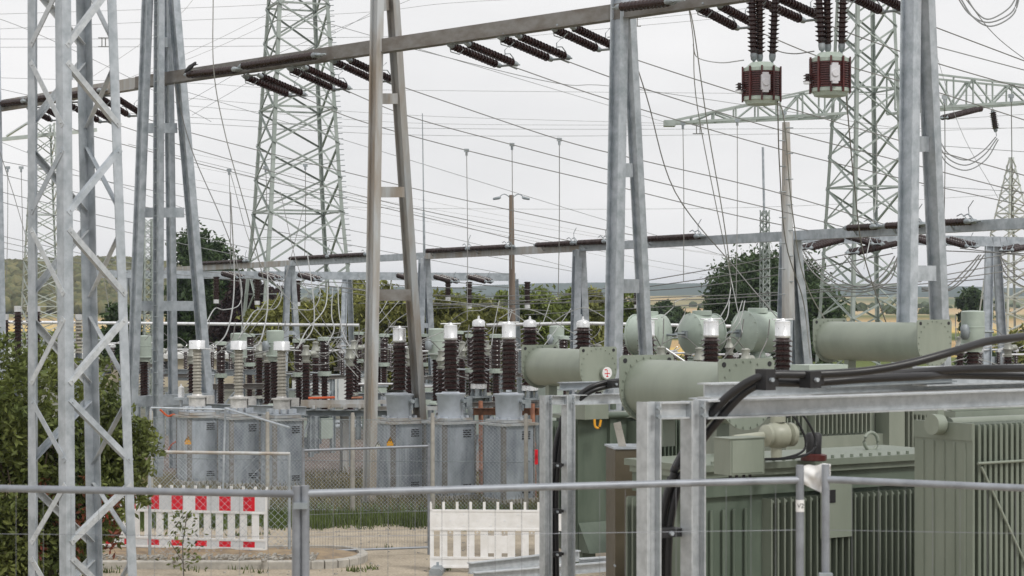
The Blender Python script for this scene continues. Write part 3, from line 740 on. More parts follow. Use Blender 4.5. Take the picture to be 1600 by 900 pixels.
# lamp pole
t = thing('lamp_pole', 'wooden pole with two curved lamp arms above the middle of the yard', 'lamp pole', (0, 82, 0))
mb = MB(); mb.lathe(W(801,570,82), W(799,307,82), [(0,.14),(3.5,.12),(6.8,.09)], 8); build('pole', mb, M['wood'], t)
for s in (-1, 1):
    mb = MB(); p = W(799,310,82); mb.tube(spline([p, p+Vector((s*.25,-.1,.16)), p+Vector((s*.42,-.15,.1)), p+Vector((s*.5,-.15,-.02))], 5), .02, 5)
    mb.lathe(p+Vector((s*.42,-.15,.03)), p+Vector((s*.75,-.2,-.04)), [(0,.03),(.08,.06),(.3,.05),(.33,.02)], 8); build('lamp_arm', mb, M['galv_dark'], t)
# crow
p = W(297,112,47.9)
t = thing('crow', 'small black crow perched on the tall girder beside the left A-frame', 'bird', p)
mb = MB(); mb.lathe(p+Vector((-.13,0,-.02)), p+Vector((.09,0,.18)), [(0,.02),(.08,.045),(.18,.06),(.27,.04),(.31,.035),(.34,.03),(.37,.01)], 10)
mb.lathe(p+Vector((.07,0,.17)), p+Vector((.17,0,.17)), [(0,.03),(.04,.036),(.08,.014),(.12,.004)], 8); mb.cyl(p+Vector((0,-.02,-.04)), p+Vector((0,-.02,.06)), .006, 4); mb.cyl(p+Vector((.02,.02,-.04)), p+Vector((.01,.02,.06)), .006, 4)
build('body', mb, M['bird'], t)

# ------------------------------------------------------------------ line traps hanging under the tall girder
def line_trap(px, py, d, label, rods):
    c = W(px, py, d); t = thing('line_trap', label, 'line trap', c - Z*.42, 'line traps hanging on insulator strings')
    a = R(12); U = Vector((math.cos(a), math.sin(a), 0)); V = Vector((-math.sin(a), math.cos(a), 0)); r, h = .33, .225
    ring = [c + U*(r*math.cos(2*math.pi*k/10)) + V*(r*math.sin(2*math.pi*k/10)) for k in range(10)]
    mb = MB(); mb.lathe(c-Z*h, c+Z*h, [(0,r*.86),(2*h,r*.86)], 20, True)
    for i in range(11): z = -h+.03+i*(2*h-.06)/10; mb.lathe(c+Z*(z-.011), c+Z*(z+.011), [(0,r),(.022,r)], 20)
    build('winding', mb, M['porc_red'], t)
    mb = MB()
    for q in ring: o = (q-c).normalized(); mb.obox(q+o*.012, o*.012, o.cross(Z)*.016, Z*(h+.07))
    build('spacer_bar', mb, M['porc_red'], t)
    mb = MB(); mb.lathe(c+Z*(h-.01), c+Z*(h+.175), [(0,r*.98),(.06,r*.99),(.07,r*.86),(.16,r*.55),(.17,r*.3)], 16, False); build('top_spider', mb, M['green_lt'], t)
    mb = MB(); mb.lathe(c-Z*(h-.01), c-Z*(h+.16), [(0,r*.98),(.06,r*.99),(.07,r*.9),(.13,r*.8),(.15,r*.3)], 16, False); build('bottom_spider', mb, M['green_lt'], t)
    mb = MB(); q = c - V*(r+.05) - U*.06; mb.obox(q, U*.075, V*.03, Z*.13); mb.lathe(q-V*.03, q-V*.05, [(0,.07),(.02,.06)], 8); mb.obox(q+Z*.14, U*.05, V*.028, Z*.03); mb.obox(q-Z*.14, U*.05, V*.028, Z*.03)
    build('tuning_unit', mb, mat('pale_grey_box', (.60,.60,.63), .5), t)
    mb = MB(); q = c - U*(r+.07); mb.sheds(q-Z*.12, q+Z*.02, .03, .07, .04, 10); build('side_bushing', mb, M['porc'], t)
    mb = MB(); mb.cyl(q-Z*.15, q-Z*.10, .06, 10); mb.cyl(q-Z*.10, c-Z*.1-U*r*.8, .015, 5); build('bushing_base', mb, M['alu'], t)
    for k, (dx, topx, topy) in enumerate(rods):
        b = c + U*dx + Z*(h+.17) + V*(.1*(k % 2)); tp = W(topx, topy, d-.1); ax = (tp-b).normalized()
        insul_string('suspension_insulator', tp, b+ax*.02, '%s brown insulator string holding up the %s line trap' % (['left','middle','right'][k], 'left' if px < 1240 else 'right'), 'strings holding the line traps', r=.10, double=False, horns=False, pitch=.13)
    return t
line_trap(1190, 132, 35.2, 'left one of two hanging line traps with ribbed maroon body and pale green ends', [(-.14,1174,-22),(.0,1187,-12),(.19,1212,-16)])
line_trap(1297, 118, 34.0, 'right one of two hanging line traps, slightly higher, with ribbed maroon body', [(-.14,1278,-30),(.0,1292,-30),(.2,1318,-24)])
# ------------------------------------------------------------------ conductors and droppers
def wire(pts, r, label, group=None, m='wire', name='conductor_wire', step=7, raw=False):
    P = pts if raw else [W(*p) for p in pts]
    mb = MB(); mb.tube(spline(P, step) if len(P) > 2 else P, r, 5)
    return single(name, mb, M[m], label, 'wire', P[0], group)
def nth(i): return ORD[i] if i < len(ORD) else '%dth' % (i+1)
G1 = 'conductors running from the tall girder down to the right'
def E(px): return (px, gh(px)-1, dlow(px))
uw = [
 [UP[0],(150,214),(400,278),(640,334),E(840)], [UP[1],(300,232),(560,305),(760,350),E(905)], [UP[2],(330,216),(640,293),(900,350),E(1020)],
 [UP[3],(560,188),(729,235),(950,288),(1130,332),E(1262)], [UP[4],(640,182),(800,226),(1001,278),(1200,325),E(1325)], [UP[5],(700,160),(874,218),(1000,250),(1200,297),E(1390)],
 [UP[6],(950,155),(1200,228),(1400,277),(1640,330,46)], [UP[7],(993,134),(1200,198),(1400,250),(1640,312,44)], [UP[8],(990,92),(1160,147),(1400,218),(1640,285,43)],
 [UP[9],(1290,92),(1458,142),(1640,200,42)], [UP[10],(1350,60),(1458,97),(1640,150,41)], [UP[11],(1455,40),(1640,110,40)]]
for i, q in enumerate(uw):
    x0, d0, x1, d1 = q[0][0], q[0][2], q[-1][0], q[-1][2]
    q = [(p[0], p[1], p[2] if len(p) > 2 else 1/(1/d0 + (1/d1-1/d0)*(p[0]-x0)/(x1-x0))) for p in q]
    wire(q, .011, 'steel grey conductor from the %s double insulator under the tall girder' % ORD[i], G1)
# T-droppers from the conductors
G2 = 'droppers hanging from the conductors'
dr = [(729,235,51,730,500,48),(800,226,50,799,420,50),(874,218,48,872,470,48),(1067,193,50,1068,440,50),(1152,188,50,1150,470,48),(477,258,56,476,400,56),(415,262,56,416,330,56),(358,266,56,360,420,56),(12,262,60,10,440,60),(33,262,60,36,480,60),
      (1225,176,46,1226,290,46),(1476,152,44,1475,360,46),(1580,150,44,1580,360,46)]
for i, (a, b, d, c, e, d2) in enumerate(dr):
    t = thing('dropper', 'thin vertical dropper wire with a T-clamp at its top, %s from the left' % ORD[sorted([q[0] for q in dr]).index(a)], 'wire', W(a,b,d), G2)
    mb = MB(); mb.tube(spline([W(a,b,d), W((a+c)/2+1,(b+e)/2,(d+d2)/2), W(c,e,d2)], 5), .010, 5); build('wire', mb, M['wire'], t)
    mb = MB(); p = W(a,b,d); mb.obox(p, (.06,.02,0), (0,.03,0), (0,0,.04)); mb.cyl(p, p-Z*.13, .03, 6); build('clamp', mb, M['galv_dark'], t)
# long jumpers
G3 = 'long sloping jumper wires'
jm = [
 [(272,130,49),(300,235,49),(345,340,48),(372,420,47),(380,520,46)], [(333,-10,45),(334,110,45.5),(352,210,46),(385,330,46.5),(410,430,47),(415,470,47),(372,530,46)],
 [(966,15,38),(1010,150,40),(1055,300,42),(1150,420,44),(1222,505,40)], [(1072,0,37),(1084,45,38),(1106,200,40),(1130,340,42),(1140,420,44),(1139,468,44),(1115,512,41)],
 [(1215,158,35),(1218,260,37),(1228,380,39),(1255,470,41),(1266,560,41)], [(1205,160,35),(1224,180,36),(1238,330,40),(1262,450,43),(1330,560,44)],
 [(1322,148,34),(1335,290,36),(1350,400,38),(1390,520,40)], [(1370,190,52),(1368,320,52),(1350,420,50)],
 [(170,480,52),(160,430,54),(135,380,56)], [(-4,225,56),(20,300,57),(60,420,58),(120,500,60)],
 [(480,300,60),(440,450,58),(390,520,52)], [(1083,70,38),(1090,90,38.5),(1125,98,37),(1162,94,35.2)], [(1206,60,36),(1213,78,36),(1240,84,35),(1272,80,34)],
 [(1072,-10,37),(1083,60,38),(1090,170,39),(1135,400,42),(1160,520,41)],
 [(438,300,60),(470,430,56),(530,540,52),(600,620,50)], [(360,270,50),(400,400,50),(480,500,50),(560,590,50)], [(560,430,80),(620,520,60),(640,560,52)],
]
for i, q in enumerate(jm): wire(q, .012 if i < 8 else .010, 'loose sloping jumper wire, %s of the jumpers that start highest at its side' % nth(i), G3, 'wire_lt' if i % 2 else 'wire')
# pale thick droppers curling down to the equipment
G4 = 'pale curved connection loops above the equipment'
cl = [
 [(376,436,87),(378,460,80),(372,478,70),(350,484,60),(336,482,60),(322,505,55)], [(436,440,87),(440,462,80),(430,482,70),(402,484,60),(388,500,55),(374,528,50)],
 [(498,440,87),(500,462,80),(490,482,70),(468,484,60),(454,482,60)], [(360,300,50),(366,440,50),(356,515,48),(332,545,46)], [(418,420,56),(418,480,52),(408,530,48),(394,545,46)],
 [(480,395,60),(490,470,56),(488,515,52),(462,545,50)], [(512,442,80),(508,480,60),(480,515,54),(465,545,52)], [(520,450,80),(518,490,60),(522,515,56),(510,540,52)],
 [(528,446,80),(530,490,60),(540,530,54),(560,560,52)], [(560,452,80),(600,460,70),(700,470,66),(800,484,60)], [(729,500,48),(700,515,50),(668,528,50),(640,540,50)],
 [(748,486,50),(770,478,50),(795,485,50),(830,510,50),(850,530,50)], [(700,505,52),(725,488,50),(748,485,50)], [(780,498,50),(805,484,50),(828,484,50),(850,492,50),(880,512,50),(905,525,50)],
 [(862,505,50),(885,490,50),(912,481,50),(935,490,50),(960,505,50),(990,520,50)], [(1115,512,41),(1135,498,42),(1140,470,44)], [(1133,528,45),(1150,500,45),(1160,470,46)], [(1137,530,45),(1156,502,45),(1164,470,46)],
 [(1034,496,45),(1052,480,46),(1058,470,46),(1100,460,50)], [(1055,518,45),(1068,495,46),(1072,480,46)], [(780,470,60),(772,510,56),(768,540,52)], [(800,484,60),(790,520,56),(782,545,52)],
 [(900,470,60),(880,500,56),(850,540,52)], [(560,555,56),(600,545,54),(640,556,52),(700,550,52)], [(320,560,56),(350,548,54),(380,556,52),(420,548,52)], [(860,545,56),(880,530,54),(920,540,52),(950,530,52)],
 [(1060,575,50),(1090,560,50),(1130,568,50),(1160,560,50)], [(560,520,60),(585,500,60),(605,470,66),(612,440,80)], [(565,526,60),(592,505,60),(615,480,66),(640,452,80)], [(645,484,88),(620,500,70),(600,520,60)],
 [(860,470,88),(850,500,70),(840,520,60)], [(1500,548,50),(1560,540,50),(1640,520,50)], [(1460,575,52),(1520,560,52),(1600,585,52)], [(300,560,58),(330,575,56),(345,585,56)],
 [(420,560,58),(455,548,56),(500,552,56),(540,545,56)], [(420,572,58),(455,566,56),(500,570,56),(540,560,56)],[(660,560,60),(700,556,60),(735,562,58),(775,556,58)],[(650,590,60),(700,585,60),(735,592,58)],
]
for i, q in enumerate(cl): wire(q, .017 if i < 9 else .011, 'pale curved connection loop above the equipment, %s counting roughly from the left' % nth(i), G4, 'wire_lt')
# thick conductors fanning to the right string group
G5 = 'thick conductors below the lower girder'
fan = [[(560,474,88),(800,472,80),(1012,438,70),(1200,404,64),(1258,388,62)], [(560,452,88),(830,470,80),(1012,448,70),(1200,420,64),(1330,396,62)], [(440,440,88),(700,462,84),(1012,454,70),(1200,432,66),(1395,396,62)],
 [(640,484,88),(1012,466,74),(1200,458,68),(1440,440,66)], [(640,478,88),(1012,470,74),(1200,462,68),(1640,428,66)], [(820,492,88),(1200,470,70),(1420,458,66)],
 [(430,436,87),(500,450,86),(640,470,84),(860,486,80)], [(380,434,87),(480,444,86),(620,460,84)], [(1476,392,62),(1640,398,60)], [(1500,388,62),(1640,404,60)], [(1474,416,60),(1640,384,64)], [(1474,430,60),(1640,400,64)], [(1474,438,60),(1640,414,64)],
 [(500,440,87),(640,447,84),(760,452,84)], [(712,441,87),(800,450,84),(1000,470,80)]]
for i, q in enumerate(fan): wire(q, .017, 'thick bare conductor below the lower girder, %s of the fan' % nth(i), G5)
lp_ = [[(1255,392,61),(1275,420,60),(1310,445,59),(1350,452,58),(1385,435,58),(1403,400,58)], [(1252,396,61),(1270,425,60),(1305,450,59),(1350,456,58),(1390,438,58),(1406,395,58)], [(1260,392,61),(1285,420,60),(1315,440,59),(1350,448,58),(1380,428,58),(1398,400,58)],
       [(1320,400,61),(1345,430,60),(1385,450,59),(1420,448,58)], [(1326,400,61),(1352,436,60),(1390,454,59),(1430,452,58)], [(1440,452,60),(1480,455,60),(1515,430,60),(1538,398,60)], [(1440,455,60),(1482,452,60),(1512,425,60),(1533,398,60)],[(1440,450,60),(1478,448,60),(1508,422,60),(1530,398,60)],
       [(1563,398,60),(1575,420,60),(1605,440,60),(1640,450,60)],[(1562,400,60),(1572,428,60),(1600,448,60),(1640,458,60)]]
for i, q in enumerate(lp_): wire(q, .02, 'hanging jumper loop of bundled cable under the short right girder, %s from the left' % nth(i), 'jumper loops under the short right girder')
# overhead lines far behind
G6 = 'distant overhead lines crossing the sky'
far = [[(-60,24,120),(400,8,130),(640,-12,135)], [(-60,48,120),(240,34,125),(560,20,130),(700,5,130),(880,-5,135)], [(-60,61,110),(400,60,115),(700,54,120),(955,34,125),(1200,10,130)], [(-60,74,110),(400,72,115),(700,66,120),(955,44,125),(1200,22,130)],
 [(-60,120,120),(300,130,130),(560,140,140),(1640,150,150)], [(290,153,120),(640,180,140),(1045,193,150)], [(290,165,120),(640,192,140),(1045,196,150)], [(290,183,110),(700,201,120),(1640,200,125)], [(290,192,110),(700,212,120),(1300,208,125),(1640,198,130)],
 [(-60,125,90),(100,160,100),(290,190,110)], [(-60,196,100),(60,245,100),(300,330,100)], [(-60,240,70),(200,290,75),(600,370,80),(900,425,90)], [(-60,258,70),(200,318,75),(560,385,80),(800,430,90)], [(-60,285,70),(150,335,75),(400,390,80)],
 [(-60,300,70),(150,352,75),(400,405,80)], [(-60,355,80),(200,410,85),(400,432,90)], [(-60,365,80),(200,418,85),(380,440,90)], [(-60,375,80),(200,426,85)], [(70,170,170),(300,90,160),(520,-10,150)], [(70,176,170),(300,80,160),(480,-10,150)], [(100,150,170),(260,40,160),(310,-10,150)],
 [(290,160,120),(420,90,120),(640,0,120)], [(300,180,120),(420,110,120),(580,20,120)], [(1046,193,110),(700,90,80),(560,50,70),(460,20,66),(400,-10,60)], [(1400,200,110),(1000,140,80),(870,130,70),(640,75,66)], [(1440,290,90),(1600,300,85),(1660,302,80)], [(1457,227,90),(1640,240,85)], [(1457,188,110),(1640,176,120)],
 [(1510,0,60),(1560,60,62),(1640,120,64)], [(1340,425,200),(1040,385,200),(800,340,200),(520,285,200),(300,240,200)], [(1200,440,200),(1040,420,200),(800,370,200),(520,320,200),(300,280,200)], [(1640,300,150),(1180,324,150),(700,326,150),(440,320,150)], [(1453,50,100),(1500,200,100),(1560,310,100)], [(1200,410,200),(1030,385,200),(870,360,200),(520,300,200),(300,260,200)],
 [(-60,10,90),(40,45,92),(180,110,96),(330,190,100)], [(280,140,100),(640,250,100),(900,330,110),(1200,420,120)], [(200,225,100),(640,330,110),(900,385,120),(1150,430,125)], [(240,280,95),(560,340,100),(760,385,110),(900,420,120)], [(1460,72,46),(1640,120,50)]]
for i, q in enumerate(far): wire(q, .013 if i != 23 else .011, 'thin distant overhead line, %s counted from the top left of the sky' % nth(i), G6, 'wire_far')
# hanging loops top right and far right
for i, q in enumerate([[(1494,-8,80),(1515,22,80),(1545,35,80),(1580,20,80),(1592,-8,80)], [(1498,-8,80),(1520,26,80),(1548,41,80),(1582,24,80),(1594,-8,80)], [(1508,-8,80),(1525,18,80),(1545,30,80),(1575,14,80),(1590,-8,80)],
      [(1464,228,100),(1480,255,100),(1510,266,100),(1540,250,100),(1560,218,100)], [(1464,222,100),(1482,248,100),(1510,258,100),(1538,242,100),(1558,216,100)], [(1466,215,100),(1482,240,100),(1510,250,100),(1536,236,100),(1556,214,100)]]):
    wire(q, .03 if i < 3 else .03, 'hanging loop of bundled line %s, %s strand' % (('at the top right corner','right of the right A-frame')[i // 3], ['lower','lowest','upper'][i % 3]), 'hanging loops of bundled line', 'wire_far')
insul_string('suspension_insulator', W(1551,172,111), W(1556,205,111), 'dark insulator pair hanging from the right crossarm of the pale tower', None, sep=.45, r=.15, pitch=.2)
insul_string('tension_insulator', W(1530,170,111), W(1475,184,107), 'dark tension insulator at the right crossarm of the pale tower', None, sep=.3, r=.14, pitch=.2)
for i, (a, b) in enumerate([(162,66),(993,34),(1091,202)]):
    mb = MB(); p = W(a, b, 112); q = .16
    for s in (-1, 1): mb.cyl(p+Vector((s*q*.6,0,-.25)), p+Vector((s*q*.6,0,.25)), .03, 5)
    mb.cyl(p+Vector((-.3,0,.24)), p+Vector((.3,0,.24)), .03, 5); mb.cyl(p+Vector((-.3,0,-.24)), p+Vector((.3,0,-.24)), .03, 5)
    single('line_spacer', mb, M['wire'], 'small metal spacer clamped between two sky conductors, %s from the left' % ORD[i], 'spacer', None, 'line spacers')
# long white tubular busbars
for i, (a, b, d) in enumerate([((-20,503),(440,507),70),((440,507.5),(562,508),70.2),((760,508),(905,505),62),((905,505),(1145,510),62.2)]):
    mb = MB(); mb.cyl(W(*a, d), W(*b, d), .055, 10); single('tubular_busbar', mb, M['alu'], 'long white tubular busbar, %s' % ['spanning the left third of the yard','left of the middle rusty A-frame','left of the middle grey A-frame','behind the middle grey A-frame'][i], 'busbar', None, 'white tubular busbars')
for i, (a, b, d) in enumerate([((1040,545),(1080,572),47),((1040,575),(1080,600),47),((1445,600),(1640,598),55),((560,600),(640,600),56),((655,604),(676,604),56)]):
    mb = MB(); mb.cyl(W(*a, d), W(*b, d), .03, 8); single('connection_tube', mb, M['alu'], 'short white connection tube, %s' % ['upper slanting one between the pale green tanks','lower slanting one between the pale green tanks','at the right edge above the beams','behind the middle rusty A-frame','right of the middle rusty A-frame'][i], 'tube')
# ------------------------------------------------------------------ switchyard equipment (built at the origin, then copied)
O = Vector((0, 0, 0))
def bx(mb, x, y, z0, z1, sx, sy): return mb.box((x, y, (z0+z1)/2), sx, sy, z1-z0)
def text_mesh(s, size, mat_, parent, loc, rot, ext=.001, name='lettering'):
    cu = bpy.data.curves.new(name, 'FONT'); cu.body = s; cu.size = size; cu.extrude = ext; cu.align_x = 'CENTER'; cu.align_y = 'CENTER'
    o = bpy.data.objects.new(name, cu); COL.objects.link(o); dg = bpy.context.evaluated_depsgraph_get()
    me = bpy.data.meshes.new_from_object(o.evaluated_get(dg)); bpy.data.objects.remove(o)
    n = bpy.data.objects.new(name, me); COL.objects.link(n); me.materials.clear(); me.materials.append(mat_)
    n.parent = parent; n.location = Vector(loc) - (ORG[parent.name] if parent else O); n.rotation_euler = rot; return n

def cabinet_part(t, w=.74, zt=1.56, face='cab'):
    mb = MB(); bx(mb, 0, 0, .08, zt, w, w); c = build('cabinet', mb, M[face], t)
    mb = MB(); bx(mb, 0, 0, 0, .09, w+.12, w+.12); build('plinth', mb, M['concrete'], t)
    mb = MB(); bx(mb, 0, 0, zt+.003, zt+.05, w+.15, w+.15); bx(mb, 0, 0, zt+.063, zt+.12, w-.06, w-.06); build('roof_plate', mb, M['galv_rust'], t)
    mb = MB()
    for k in range(4): bx(mb, .17, -w/2-.012, zt-.14-k*.045, zt-.115-k*.045, .19, .02)
    build('louvre', mb, M['black'], c); mb = MB()
    for k in range(3): bx(mb, .17, -w/2-.012, .20+k*.045, .225+k*.045, .19, .02)
    build('louvre', mb, M['black'], c)
    mb = MB(); bx(mb, -w/2+.01, -w/2+.01, .1, zt, .085, .085); bx(mb, w/2, -w/2, .1, zt, .04, .04); bx(mb, -w/2, w/2, .1, zt, .03, .03); build('corner_angle', mb, M['beam_brown'], c)
    mb = MB(); bx(mb, 0, -w/2-.004, .16, zt-.07, w-.12, .006); bx(mb, -w/2-.004, 0, .16, zt-.07, .006, w-.12); mb.cyl((w/2-.12,-w/2-.03,.85), (w/2-.12,-w/2,.85), .02, 8); build('door', mb, M[face], c)
    return c
# type A: brown voltage transformer on a cabinet
A = thing('voltage_transformer', '', 'transformer', O, 'brown insulator transformers on grey cabinets')
cabinet_part(A)
mb = MB(); mb.lathe((0,0,1.66), (0,0,2.3), [(0,.30),(.03,.30),(.035,.265),(.46,.285),(.50,.32),(.53,.32),(.535,.2),(.56,.18)], 20)
for k in range(8): a = k*math.pi/4+.2; mb.obox((.34*math.cos(a), .34*math.sin(a), 1.70), (.03,0,0), (0,.03,0), (0,0,.03))
build('tank', mb, M['turret'], A)
mb = MB(); mb.cyl((.12,-.27,2.04), (.12,-.38,2.04), .045, 10); mb.cyl((.12,-.33,1.98), (.12,-.33,1.86), .025, 8); bx(mb, .34, -.12, 1.9, 2.1, .14, .16); build('valve', mb, M['galv_dark'], A)
mb = MB(); mb.sheds((0,0,2.27), (0,0,3.31), .125, .185, .088, 18, .6); build('insulator', mb, M['porc'], A)
mb = MB(); mb.lathe((0,0,3.30), (0,0,3.63), [(0,.13),(.02,.145),(.06,.145),(.065,.14),(.30,.142),(.31,.13),(.32,.05),(.36,.03)], 18); mb.cyl((-.24,0,3.64), (.24,0,3.64), .015, 6); build('cap', mb, M['alu'], A)
va = [(624,44.2,1.0,'leftmost brown insulator transformer with silver cap on its own grey cabinet'),(704,43.6,1.02,'second brown insulator transformer with silver cap, above the middle grey cabinet'),(795,42.8,1.03,'third brown insulator transformer with silver cap, just left of the nearest oil conservator'),
      (1011,40.3,1.055,'brown silver capped insulator rising behind the front conservator, left one of three'),(1111,40.3,1.055,'brown silver capped insulator rising behind the front conservator, middle one of three'),(1223,39.6,1.055,'brown silver capped insulator beside the pole with rusty top')]
for i, (px, d, s, lb) in enumerate(va): place(A, i == 0, ((px-800)/F*d, d, 0), lb, YAW, s)
# type B: grey ribbed one on stainless flange
B = thing('current_transformer', '', 'transformer', O, 'beige ribbed transformers on grey cabinets')
cabinet_part(B, .70, 1.53)
mb = MB(); bx(mb, 0, 0, 1.655, 1.68, .62, .62)
for k in range(10): a = k*math.pi/5; mb.obox((.27*math.cos(a), .27*math.sin(a), 1.735), (.05,0,0), (0,.05,0), (0,0,.05))
build('base_flange', mb, M['turret'], B)
mb = MB(); mb.lathe((0,0,1.68), (0,0,2.1), [(0,.19),(.30,.19),(.305,.23),(.34,.23),(.35,.12),(.40,.10)], 20); bx(mb, .30, 0, 1.83, 2.02, .2, .16); build('tank', mb, M['stain'], B)
mb = MB(); mb.sheds((0,0,2.06), (0,0,3.10), .088, .112, .070, 16, .5); build('insulator', mb, M['comp'], B)
mb = MB(); mb.lathe((0,0,3.08), (0,0,3.32), [(0,.10),(.02,.19),(.03,.185),(.20,.185),(.21,.175),(.22,.02)], 20); mb.cyl((.1,0,3.1), (.42,0,3.08), .014, 6); build('cap', mb, M['alu'], B)
for i, (px, d, lb) in enumerate([(308,47.0,'beige ribbed transformer with silver cap, leftmost of three beside the left A-frame'),(373,46.4,'beige ribbed transformer with silver cap, middle of the three on grey cabinets at left'),(440,45.8,'beige ribbed transformer with silver cap, rightmost of the three on grey cabinets at left')]):
    place(B, i == 0, ((px-800)/F*d, d, 0), lb, YAW)
# stand used by lighter equipment
def stand(t, h, w=.4, m='galv_dark'):
    mb = MB()
    for sx in (-1, 1): mb.hbeam((sx*w/2, 0, 0), (sx*w/2, 0, h), .12, .12, .012, (0,1,0))
    mb.ubeam((-w/2-.1,0,h-.06), (w/2+.1,0,h-.06), .1, .12, .01, (0,1,0)); mb.rbeam((-w/2,0,.4), (w/2,0,h*.8), .05, .05, (0,1,0))
    build('stand', mb, M[m], t)
# type S: tall brown insulator, silver top and bottom
S = thing('surge_arrester', '', 'surge arrester', O, 'tall brown surge arresters')
stand(S, 2.0)
mb = MB(); bx(mb, 0, 0, 2.0, 2.04, .5, .3)
for k in range(4): a = k*math.pi/2+.7; mb.lathe((.15*math.cos(a), .15*math.sin(a), 2.02), (.15*math.cos(a), .15*math.sin(a), 2.22), [(0,.04),(.06,.05),(.12,.035),(.2,.045)], 8)
build('base', mb, M['galv_dark'], S)
mb = MB(); mb.lathe((0,0,2.2), (0,0,2.34), [(0,.13),(.01,.19),(.12,.185),(.13,.17)], 18); mb.lathe((0,0,3.62), (0,0,3.80), [(0,.15),(.01,.15),(.10,.148),(.14,.12),(.17,.03),(.24,.02)], 18); build('cap', mb, M['alu'], S)
mb = MB(); mb.sheds((0,0,2.32), (0,0,3.63), .13, .215, .094, 18, .65); build('insulator', mb, M['porc'], S)
for i, (px, d, s, lb) in enumerate([(748,46.5,1,'tall brown surge arrester with silver top and base between the second and third grey cabinets'),(828,45.5,1,'tall brown surge arrester rising behind the left end of the leftmost conservator'),(911,44.8,1.0,'tall brown surge arrester rising behind the leftmost conservator near the grey A-frame')]):
    place(S, i == 0, ((px-800)/F*d, d, 0), lb, YAW, s)
# type C: two-stage dark column with pale green rings
C_ = thing('breaker_column', '', 'circuit breaker', O, 'two-stage dark breaker columns with pale green rings')
stand(C_, 1.0, .5)
mb = MB(); mb.sheds((0,0,1.08), (0,0,2.10), .08, .125, .075, 14, .4); mb.sheds((0,0,2.22), (0,0,3.05), .12, .15, .06, 14, .3); build('insulator', mb, M['porc'], C_)
mb = MB(); mb.lathe((0,0,2.08), (0,0,2.24), [(0,.14),(.01,.185),(.12,.185),(.13,.14)], 14, False); mb.lathe((0,0,3.03), (0,0,3.16), [(0,.15),(.01,.18),(.10,.18),(.11,.12)], 14, False); mb.lathe((0,0,1.0), (0,0,1.1), [(0,.16),(.09,.16)], 12)
build('ring', mb, M['green_lt'], C_)
mb = MB(); mb.cyl((0,0,3.1), (.5,.0,3.12), .025, 6); mb.cyl((0,0,2.16), (-.4,.1,2.18), .025, 6); build('terminal', mb, M['galv_dark'], C_)
mb = MB(); bx(mb, 0, 0, .4, .95, .35, .3); build('drive_box', mb, M['green_lt'], C_)
mb = MB(); mb.tube(spline([(.5,0,3.12), (.9,.1,3.0), (1.3,.1,3.15), (1.6,.2,3.5)], 5), .012, 5); mb.tube(spline([(-.4,.1,2.18), (-.8,.2,2.3), (-1.1,.2,2.8), (-1.5,.3,2.9)], 5), .012, 5); build('lead', mb, M['wire'], C_)
cs_ = [(345,58,.97),(467,57,1.0),(507,56.5,1.02),(600,66,1.0),(660,66,1),(737,58,1.04),(775,57.5,1.04),(716,68,1.02),(1040,60,1.0),(980,62,1.0),(560,70,1),(390,66,1),(880,62,1)]
for i, (px, d, s) in enumerate(cs_): place(C_, i == 0, ((px-800)/F*d, d, 0), 'two-stage dark column with pale green rings, %s from the left of its kind' % ORD[sorted(q[0] for q in cs_).index(px)], YAW, s)
# type D: dark insulator with a big pale green drum on top
D_ = thing('drum_transformer', '', 'transformer', O, 'dark insulators with pale green drum heads')
stand(D_, 1.4, .4)
mb = MB(); mb.sheds((0,0,1.5), (0,0,2.62), .11, .165, .082, 16, .5); build('insulator', mb, M['porc'], D_)
mb = MB(); mb.lathe((0,0,2.6), (0,0,3.4), [(0,.17),(.05,.18),(.12,.2),(.13,.25),(.16,.25),(.17,.235),(.48,.235),(.485,.242),(.50,.242),(.505,.232),(.80,.232),(.82,.20),(.83,.05)], 22); mb.lathe((0,0,1.4), (0,0,1.52), [(0,.22),(.05,.22),(.1,.16)], 12); build('drum_head', mb, M['green_lt'], D_)
mb = MB(); mb.cyl((.2,-.1,3.0), (.42,-.15,3.0), .03, 6); mb.lathe((-.34,-.12,2.85), (-.34,-.12,3.15), [(0,.05),(.05,.09),(.25,.09),(.3,.05)], 10); mb.cyl((-.2,-.1,3.0), (-.34,-.12,3.0), .03, 6); build('terminal', mb, M['galv_dark'], D_)
ds_ = [(225,60,.93),(373,56,.97),(430,54,1.0),(683,55,1.01),(870,64,1.0),(1520,47.5,1.16),(590,68,.9)]
dl = ['behind the foreground bush near the lattice mast','behind the middle beige transformer','behind the rightmost beige transformer','between the first two brown insulators','behind the leftmost conservator','in front of the right tubular A-frame','behind the rusty A-frame']
for i, (px, d, s) in enumerate(ds_): place(D_, i == 0, ((px-800)/F*d, d, 0), 'dark insulator with pale green drum head '+dl[i], YAW, s)
